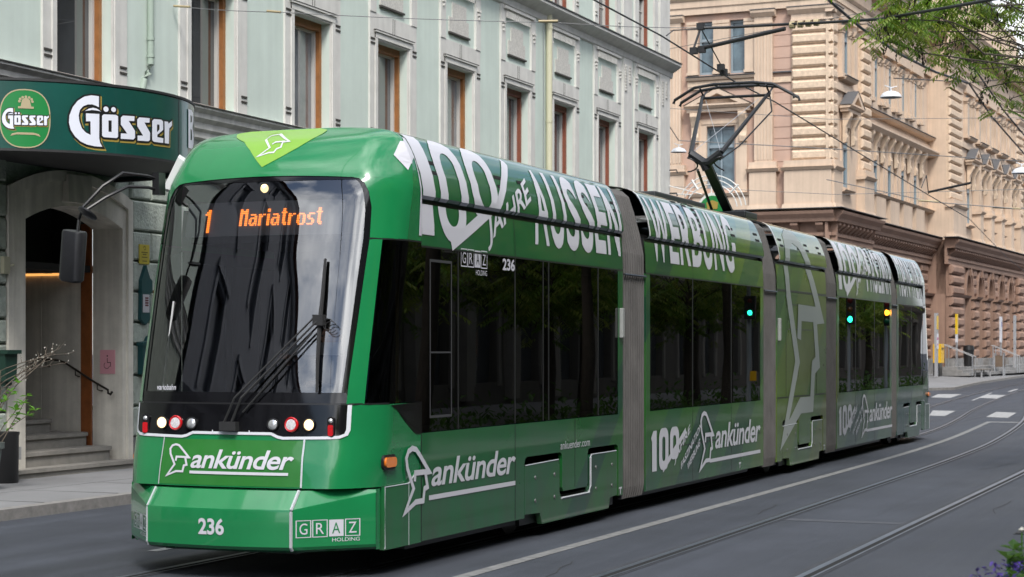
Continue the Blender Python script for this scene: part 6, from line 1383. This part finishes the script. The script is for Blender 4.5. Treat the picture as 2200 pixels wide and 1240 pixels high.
# ------------------------------------------------------------------ trees
LF = [leafmat('ash_leaf', (.10, .19, .025)), leafmat('pale_ash_leaf', (.20, .27, .06)), mat('pod_brown', (.028, .02, .014), .7, var=.4, scale=9)]
BARK = mat('bark', (.055, .045, .036), .9, var=.3, scale=6, bump=.5, bscale=20)
def tree(label, base, trunk_top, blobs, n_leaf, seed, pods=0, group=None, ls=1.0):
    rnd = random.Random(seed); T_ = thing('street_tree', label, 'tree', base, group)
    m = MB(); b = Vector(base); t = Vector(trunk_top); m.tube([tuple(b), tuple(b.lerp(t, .35) + Vector((.05, .04, 0))), tuple(b.lerp(t, .7)), tuple(t)], .17, 10, .10); m.build('trunk', BARK, T_, smooth=50)
    lm, pm_ = MB(), MB(); l1, l2 = MB(), MB()
    br = MB()
    for c, rad, w in blobs:
        c = Vector(c); s0 = b.lerp(t, rnd.uniform(.75, 1.0)); mid = s0.lerp(c, .55) + Vector((rnd.uniform(-.2, .2), rnd.uniform(-.2, .2), rnd.uniform(.1, .4)))
        pp = [s0]
        for q in (.16, .33, .5, .66, .83, 1): pp.append(s0.lerp(mid, q * 2) if q <= .5 else mid.lerp(c, q * 2 - 1))
        pp = [p if k in (0, len(pp) - 1) else p + Vector((rnd.uniform(-.13, .13), rnd.uniform(-.13, .13), rnd.uniform(-.12, .16))) for k, p in enumerate(pp)]
        br.tube([tuple(p) for p in pp], .022, 6, .006)
        for k in range(int(w * n_leaf)):
            d = Vector((rnd.gauss(0, 1), rnd.gauss(0, 1), rnd.gauss(0, .8))); p = c + d * rad * .42
            if rnd.random() < .12: br.tube([tuple(c.lerp(p, .2)), tuple(p + Vector((0, 0, .05)))], .008, 4, .003)
            pod = rnd.random() < pods
            az = rnd.uniform(0, 6.28); out = Vector((math.cos(az), math.sin(az), -.25)); q = p.copy(); dst = l2 if rnd.random() < .5 else l1
            if pod:
                for j in range(5): leaf(pm_, q + Vector((rnd.uniform(-.03, .03), rnd.uniform(-.03, .03), -.035 * j)), (rnd.uniform(-.3, .3), rnd.uniform(-.3, .3), -1), .075 * ls, .03 * ls)
                continue
            for j in range(5):                                # one pinnate leaf: paired drooping leaflets along a stalk
                q = q + (out + Vector((0, 0, -.12 * j))) * .045 * ls; sd_ = Vector((-out.y, out.x, 0))
                for s_ in (-1, 1): leaf(dst, q, out * .45 + sd_ * s_ * .8 + Vector((0, 0, -.55)), rnd.uniform(.09, .135) * ls, .034 * ls)
    br.build('branches', BARK, T_, split=False)
    for nm, mm, mt in (('crown', l1, LF[0]), ('pale_foliage', l2, LF[1]), ('seed_pods', pm_, LF[2])):
        if mm.v: mm.build(nm, mt, T_, split=False)
BL = [((24.58, 4.7, 6.06), .38), ((25.86, 4.6, 6.08), .4), ((25.55, 4.7, 6.38), .35), ((26.91, 4.4, 6.58), .35), ((26.18, 4.5, 5.9), .22), ((27.33, 4.6, 6.5), .4), ((27.27, 4.2, 6.37), .32), ((27.67, 4.0, 6.05), .3), ((27.09, 4.3, 5.92), .26), ((28.84, 3.9, 6.18), .3), ((27.01, 4.0, 5.7), .2), ((28.34, 3.7, 6.47), .2), ((27.63, 3.8, 6.69), .35), ((27.67, 4.0, 6.58), .3), ((28.32, 3.5, 6.79), .3), ((28.59, 3.6, 5.89), .28), ((29.12, 3.7, 5.55), .2), ((28.6, 3.8, 5.32), .12), ((28.59, 3.5, 6.16), .25), ((28.12, 4.0, 5.58), .16), ((24.79, 4.8, 5.83), .12), ((25.97, 4.0, 6.74), .6), ((24.73, 4.4, 6.61), .6), ((27.21, 3.3, 7.04), .7)]
rt = random.Random(5)
more = [((27 + rt.uniform(-3, 3), rt.uniform(-3.2, 1.4), rt.uniform(6.6, 9.5)), rt.uniform(.6, 1.0)) for _ in range(22)]
tree('ash tree hanging over the street with brown seed pods', (28.2, .2, .12), (27.6, .9, 5.6), [(c, r, (r / .35) ** 2) for c, r in BL] + [(c, r, 2.2) for c, r in more], 34, 21, .22, 'street trees on the near pavement')
for k, (x, y) in enumerate(((38.5, -.6), (49, -.4), (61, -.2), (14.5, -3.4), (3, -3.2), (-12, -2.8))):
    r2 = random.Random(40 + k); bl = [((x + r2.uniform(-2.2, 2.2), y + r2.uniform(-2.2, 2.2), r2.uniform(4.4, 8.2)), r2.uniform(.9, 1.3), 1.0) for _ in range(16)]
    tree(['street tree opposite the second tram section', 'street tree opposite the third tram section', 'street tree opposite the rear of the tram', 'street tree behind the photographer on the near pavement', 'second street tree behind the photographer', 'street tree farthest behind the photographer'][k], (x, y, .12), (x + .1, y, 4.6), bl, 90, 60 + k, .05, 'street trees on the near pavement', 1.9)

r3 = random.Random(77); bl = [((33 + r3.uniform(-1.7, 1.7), -2.9 + r3.uniform(-1.5, 1.5), r3.uniform(2.6, 6.8)), r3.uniform(.6, 1.0), .8) for _ in range(18)]
tree('low leafy street tree standing nearest to the pedestrian light', (33, -2.9, .12), (33.1, -2.9, 3.4), bl, 80, 91, .03, 'street trees on the near pavement', 1.7)
low = [o for o in bpy.data.objects if o.get('label') == 'low leafy street tree standing nearest to the pedestrian light'][0]; low['label'] = 'low leafy street tree before the first tram section'
for k, (x, y) in enumerate(((41.5, -2.6), (46, -3.4), (53.5, -2.8), (57, -3.6), (64.5, -2.6), (71, -3.2), (77.5, -2.4))):
    c = copy_tree(low, (x - 33, y + 2.9, 0)); c.rotation_euler.z = 1.1 * k; c['label'] = 'low leafy street tree beside ' + ['the windows of the first tram section', 'the pedestrian light', 'the large head logo', 'the second bellows', 'the green traffic light', 'the amber traffic light', 'the last street lamp'][k]
hd = MB(); rh = random.Random(8)
for k in range(2600): leaf(hd, (rh.uniform(24, 84), -.9 + rh.gauss(0, .35), .15 + abs(rh.gauss(0, .33))), (rh.uniform(-1, 1), rh.uniform(-1, 1), rh.uniform(.1, 1)), rh.uniform(.12, .25), .09)
tag(hd.build('undergrowth', LEAFD), 'low green planting along the near pavement', 'planting', kind='stuff')

# flower bed in the near corner
fb_ = thing('flower_bed', 'blurred bed of purple salvia and green leaves in the near corner', 'flower bed', (7.0, .8, 0))
m = MB(); m.box(5.2, 9.5, .2, 1.12, 0, .55); m.build('planter', mat('grey_planter', (.2, .2, .2), .8), fb_)
rf_ = random.Random(9); lv, st_, fl, wf = MB(), MB(), MB(), MB()
for k in range(70):
    x, y = rf_.uniform(6.2, 8.8), rf_.uniform(.45, .92 if k % 3 else 1.0); top = rf_.uniform(.78, .98) + (.03 if x > 7 else 0)
    st_.tube([(x, y, .5), (x + rf_.uniform(-.04, .04), y + rf_.uniform(-.03, .03), top)], .004, 4, .002)
    for j in range(7): leaf(lv, (x + rf_.uniform(-.05, .05), y + rf_.uniform(-.05, .05), rf_.uniform(.6, top - .02)), (rf_.uniform(-1, 1), rf_.uniform(-1, 1), rf_.uniform(0, .6)), rf_.uniform(.05, .09), .045)
for (x, y, z) in ((6.58, .92, 1.03), (6.36, .92, 1.04), (6.86, .92, 1.0), (7.24, .92, .97), (6.7, .90, .99), (6.98, .91, 1.0), (7.3, .9, 1.0), (6.9, .86, 1.0), (7.1, .88, .98)):
    st_.tube([(x, y, .5), (x, y, z)], .004, 4)
    for j in range(26): leaf(fl, (x + rf_.uniform(-.014, .014), y + rf_.uniform(-.014, .014), z - .07 + .0045 * j), (rf_.uniform(-1, 1), rf_.uniform(-1, 1), rf_.uniform(-.2, .7)), .022, .014)
for (x, y, z) in ((7.11, .92, 1.04), (7.25, .93, 1.03), (7.31, .92, 1.0), (7.4, .9, .98), (7.0, .88, .99), (7.2, .9, .95), (7.35, .93, 1.05)):
    for j in range(6): leaf(lv, (x, y, z), (rf_.uniform(-1, 1), rf_.uniform(-1, .6), rf_.uniform(-.1, .6)), rf_.uniform(.05, .075), .04)
    st_.tube([(x, y, .5), (x, y, z)], .004, 4)
st_.tube([(7.5, .92, .6), (7.52, .92, 1.1)], .003, 4); wf.lathe([(.001, 0), (.014, .01), (.001, .022)], (7.52, .92, 1.1), 8)
lv.build('leaves', LEAFD, fb_, split=False); st_.build('stems', LEAF, fb_, split=False); fl.build('purple_flower', mat('salvia_purple', (.07, .035, .26), .6, var=.4, scale=30), fb_); wf.build('white_flower', mat('bud_white', (.5, .48, .42), .7), fb_)

# ------------------------------------------------------------------ buildings on the other side of the street and behind the camera
def plain_block(name, label, T, L_, h, wallm, trim, bays, fl, ground=4.2, col=False, pane=None):
    r = thing(name, label, 'building', T(0, 0, 0)); ops = []
    n = int(L_ // bays)
    for k in range(n):
        x = bays * (k + .5)
        for j in range(fl): ops.append((x - .6, x + .6, ground + .9 + 3.7 * j, ground + 3.1 + 3.7 * j))
        ops.append((x - .9, x + .9, .8, 3.4))
    m = MB(T); facade_wall(m, 0, L_, 0, h, ops, .3); m.T = lambda x, y, z: T(x, y, z); m.box(0, L_, -10, -1.2, 0, h - .1); m.build('wall', wallm, r)
    m = MB(T)
    for z in (ground, h - .9): m.sweep([(0, z), (.25, z + .1), (.4, z + .35), (0, z + .45)], 0, L_)
    for a, b, c, d in ops: m.box(a - .22, a, 0, .08, c - .1, d + .2); m.box(b, b + .22, 0, .08, c - .1, d + .2); m.box(a - .3, b + .3, 0, .16, d + .2, d + .4)
    if col:
        for k in range(n + 1): m.box(bays * k - .3, bays * k + .3, 0, .3, .3, h - 1)
    m.build('trim', trim, r, split=False)
    m = MB(T); [m.face([(a, -.28, c), (b, -.28, c), (b, -.28, d), (a, -.28, d)]) for a, b, c, d in ops]; m.build('window_pane', pane or PANE, r, split=False)
    m = MB(T); m.sweep([(.5, h), (-4, h + 3.5), (-10, h + 3.5), (-10, h)], 0, L_); m.build('roof', mat('roof_tile', (.14, .06, .045), .8), r)
OPP = lambda x0, y0: (lambda x, y, z: (x0 + x, y0 + y, z))
GREYW = mat('grey_stucco', (.11, .115, .125), .88, var=.1, scale=.8, streak=.15); OCHRE = mat('stone_stucco', (.13, .12, .105), .88, var=.12, scale=.8, streak=.15)
plain_block('town_house', 'pale stone town house with columns across the street behind the trees', OPP(26, -9), 40, 18, OCHRE, mat('stone_trim', (.24, .225, .2), .85, var=.15), 3.6, 2, col=True)
plain_block('town_house', 'grey stucco town house opposite the green building', OPP(-6, -9), 30, 16, GREYW, mat('grey_stone_trim', (.2, .2, .21), .85, var=.15), 3.3, 3)
plain_block('town_house', 'long grey town house on the near side behind the camera', OPP(-66, -13), 58, 12, GREYW, TRIMG, 3.4, 3)
plain_block('town_house', 'cream corner house opposite the pink building', OPP(68, -9), 60, 18, OCHRE, mat('stone_trim', (.33, .31, .28), .85), 3.7, 3)
LEFT = lambda x, y, z: (7.6 - x, 15.3 - y, z)
plain_block('town_house', 'dark grey town house continuing the green building row', LEFT, 34, 15, mat('dark_stucco', (.15, .16, .19), .88, var=.1, streak=.15), mat('dark_stone_trim', (.165, .175, .205), .85, var=.15), 4.3, 3, pane=mat('curtained_pane', (.085, .092, .11), .3))
LEFT2 = lambda x, y, z: (-27.5 - x, 15.3 - y, z)
plain_block('town_house', 'farther grey town house down the street on the green building side', LEFT2, 46, 14, GREYW, mat('grey_stone_trim', (.2, .2, .21), .85), 4.5, 3, pane=mat('curtained_pane', (.085, .092, .11), .3))

# ------------------------------------------------------------------ traffic lights on the near pavement (seen mirrored in the tram windows)
def signal(label, x, y, lamps, zb, ped=False):
    s_ = thing('traffic_light', label, 'traffic light', (x, y, .12), 'traffic lights on the near pavement'); pole = mat('signal_pole', (.30, .33, .36), .5)
    m = MB(); m.tube([(x + .25, y - .1, .12), (x + .25, y - .1, zb + 1.1)], .06, 10); m.tube([(x + .25, y - .1, zb + .6), (x, y, zb + .6)], .03, 6); m.build('pole', pole, s_, smooth=40)
    n = len(lamps); m = MB(); m.box(x - .02, x + .16, y - .15, y + .15, zb - .16, zb - .16 + .3 * n); m.build('housing', mat('signal_black', (.012, .012, .013), .5), s_, bevel=.02)
    for k, (c, on) in enumerate(lamps):
        m = MB(); R_l = .065 if ped else .1; m.lathe([(R_l, 0), (R_l * .85, .02), (.001, .04)], (x - .02, y, zb + .3 * k), 18, (-1, .12, 0)); q = {'g': (.02, 1, .5), 'a': (1, .35, .02), 'r': (1, .03, .02)}[c]
        m.build('signal_lens', mat('lens_' + c + ('_lit' if on else ''), tuple(t * .1 for t in q), .3, emit=q if on else None, estr=9), s_, smooth=60)
    if ped: m = MB(); m.box(x + .12, x + .2, y - .04, y + .12, 1.0, 1.25); m.build('push_button', mat('signal_yellow', (.7, .4, .01), .4), s_)
signal('traffic light showing green on a grey pole', 60.4, .5, [('g', True), ('a', False), ('r', False)], 2.78)
signal('traffic light showing amber farther along the pavement', 66.6, .5, [('g', False), ('a', True), ('r', False)], 2.8)
signal('pedestrian light showing green with a yellow push button', 48.0, .5, [('g', True), ('r', False)], 2.76, True)

# ------------------------------------------------------------------ the driver
def person():
    P = thing('person', 'tram driver in dark jacket sitting behind the windscreen with one hand raised', 'person', (14.95, 7.75, .6))
    J = {'hip': (14.98, 7.75, 1.16, .15), 'waist': (15.02, 7.75, 1.32, .14), 'chest': (15.04, 7.75, 1.55, .165), 'neck': (15.0, 7.75, 1.74, .06), 'chin': (14.98, 7.75, 1.82, .07), 'head': (14.98, 7.75, 1.92, .098), 'crown': (14.99, 7.75, 2.0, .075),
         'sl': (15.02, 7.93, 1.66, .07), 'sr': (15.02, 7.57, 1.66, .07), 'el': (14.74, 8.0, 1.48, .048), 'er': (14.76, 7.46, 1.42, .048), 'wl': (14.42, 7.86, 1.70, .032), 'wr': (14.46, 7.60, 1.50, .032), 'hl': (14.34, 7.84, 1.745, .036), 'hr': (14.38, 7.61, 1.51, .036),
         'tl': (14.6, 7.87, 1.14, .08), 'tr': (14.6, 7.63, 1.14, .08), 'kl': (14.52, 7.87, .86, .055), 'kr': (14.52, 7.63, .86, .055), 'fl': (14.48, 7.87, .66, .045), 'fr': (14.48, 7.63, .66, .045), 'ol': (14.33, 7.88, .64, .04), 'or': (14.33, 7.62, .64, .04)}
    E_ = [('hip', 'waist'), ('waist', 'chest'), ('chest', 'neck'), ('neck', 'chin'), ('chin', 'head'), ('head', 'crown'), ('chest', 'sl'), ('chest', 'sr'), ('sl', 'el'), ('sr', 'er'), ('el', 'wl'), ('er', 'wr'), ('wl', 'hl'), ('wr', 'hr'), ('hip', 'tl'), ('hip', 'tr'), ('tl', 'kl'), ('tr', 'kr'), ('kl', 'fl'), ('kr', 'fr'), ('fl', 'ol'), ('fr', 'or')]
    F_ = {}
    for h, sg in (('hl', 1), ('hr', -1)):
        b = J[h]
        for k in range(4):
            y = b[1] + (k - 1.5) * .019; ln = (.030, .034, .032, .026)[k]
            F_[h + str(k) + 'a'] = (b[0] - .042, y, b[2] + .012, .0105); F_[h + str(k) + 'b'] = (b[0] - .042 - ln * .6, y, b[2] + .0, .0095); F_[h + str(k) + 'c'] = (b[0] - .042 - ln * .55, y, b[2] - .026, .008)
            E_ += [(h, h + str(k) + 'a'), (h + str(k) + 'a', h + str(k) + 'b'), (h + str(k) + 'b', h + str(k) + 'c')]
        F_[h + 't'] = (b[0] - .02, b[1] - sg * .042, b[2] - .008, .011); F_[h + 'u'] = (b[0] - .045, b[1] - sg * .05, b[2] - .016, .009); E_ += [(h, h + 't'), (h + 't', h + 'u')]
    J.update(F_); names = list(J); me = bpy.data.meshes.new('body'); o0 = wloc(P)
    me.from_pydata([(J[n][0] - o0[0], J[n][1] - o0[1], J[n][2] - o0[2]) for n in names], [(names.index(a), names.index(b)) for a, b in E_], []); me.update()
    ob = bpy.data.objects.new('body', me); COL.objects.link(ob); ob.modifiers.new('skin', 'SKIN')
    for k, n in enumerate(names): me.skin_vertices[0].data[k].radius = (J[n][3], J[n][3] * (.72 if n in ('chest', 'waist', 'hip') else 1))
    me.skin_vertices[0].data[0].use_root = True
    s_ = ob.modifiers.new('sub', 'SUBSURF'); s_.levels = 2; s_.render_levels = 2
    dg = bpy.context.evaluated_depsgraph_get(); dg.update(); m2 = bpy.data.meshes.new_from_object(ob.evaluated_get(dg)); ob.modifiers.clear(); ob.data = m2; ob.parent = P
    skin = mat('skin', (.42, .24, .17), .5); cloth = mat('navy_jacket', (.02, .025, .04), .85, var=.2, scale=20); m2.materials.clear(); m2.materials.append(cloth); m2.materials.append(skin)
    for q in m2.polygons:
        c = q.center; z = c.z + o0[2]; x = c.x + o0[0]
        q.material_index = 1 if (z > 1.765 and x > 14.8) or (x < 14.42 and z > 1.3) else 0
    m2.shade_smooth()
    h = MB(); c = Vector((14.99, 7.75, 1.945))
    def hf(u, v): th = u; ph = v; return (c.x + .012 + .108 * math.cos(th) * math.cos(ph), c.y + .098 * math.sin(th) * math.cos(ph), c.z + .02 + .108 * math.sin(ph))
    h.grid(hf, rng(-1.9, 1.9, 14), rng(-.25, 1.56, 8)); h.build('hair', mat('dark_hair', (.02, .014, .01), .7), P, smooth=60)
    f = MB()
    for sg in (-1, 1): f.lathe([(.001, -.004), (.012, 0), (.001, .006)], (14.884, 7.75 + sg * .034, 1.925), 8, (-1, 0, 0))
    f.build('eyes', mat('eye_dark', (.03, .02, .02), .3), P)
    f = MB(); f.lathe([(.001, -.03), (.014, -.012), (.010, .01), (.001, .02)], (14.878, 7.75, 1.895), 8, (0, 0, 1)); f.tube([(14.892, 7.728, 1.848), (14.886, 7.75, 1.845), (14.892, 7.772, 1.848)], .006, 6)
    for sg in (-1, 1): f.lathe([(.001, -.03), (.018, 0), (.001, .03)], (14.99, 7.75 + sg * .10, 1.91), 8)
    f.build('nose_mouth_ears', skin, P, smooth=60)
person()
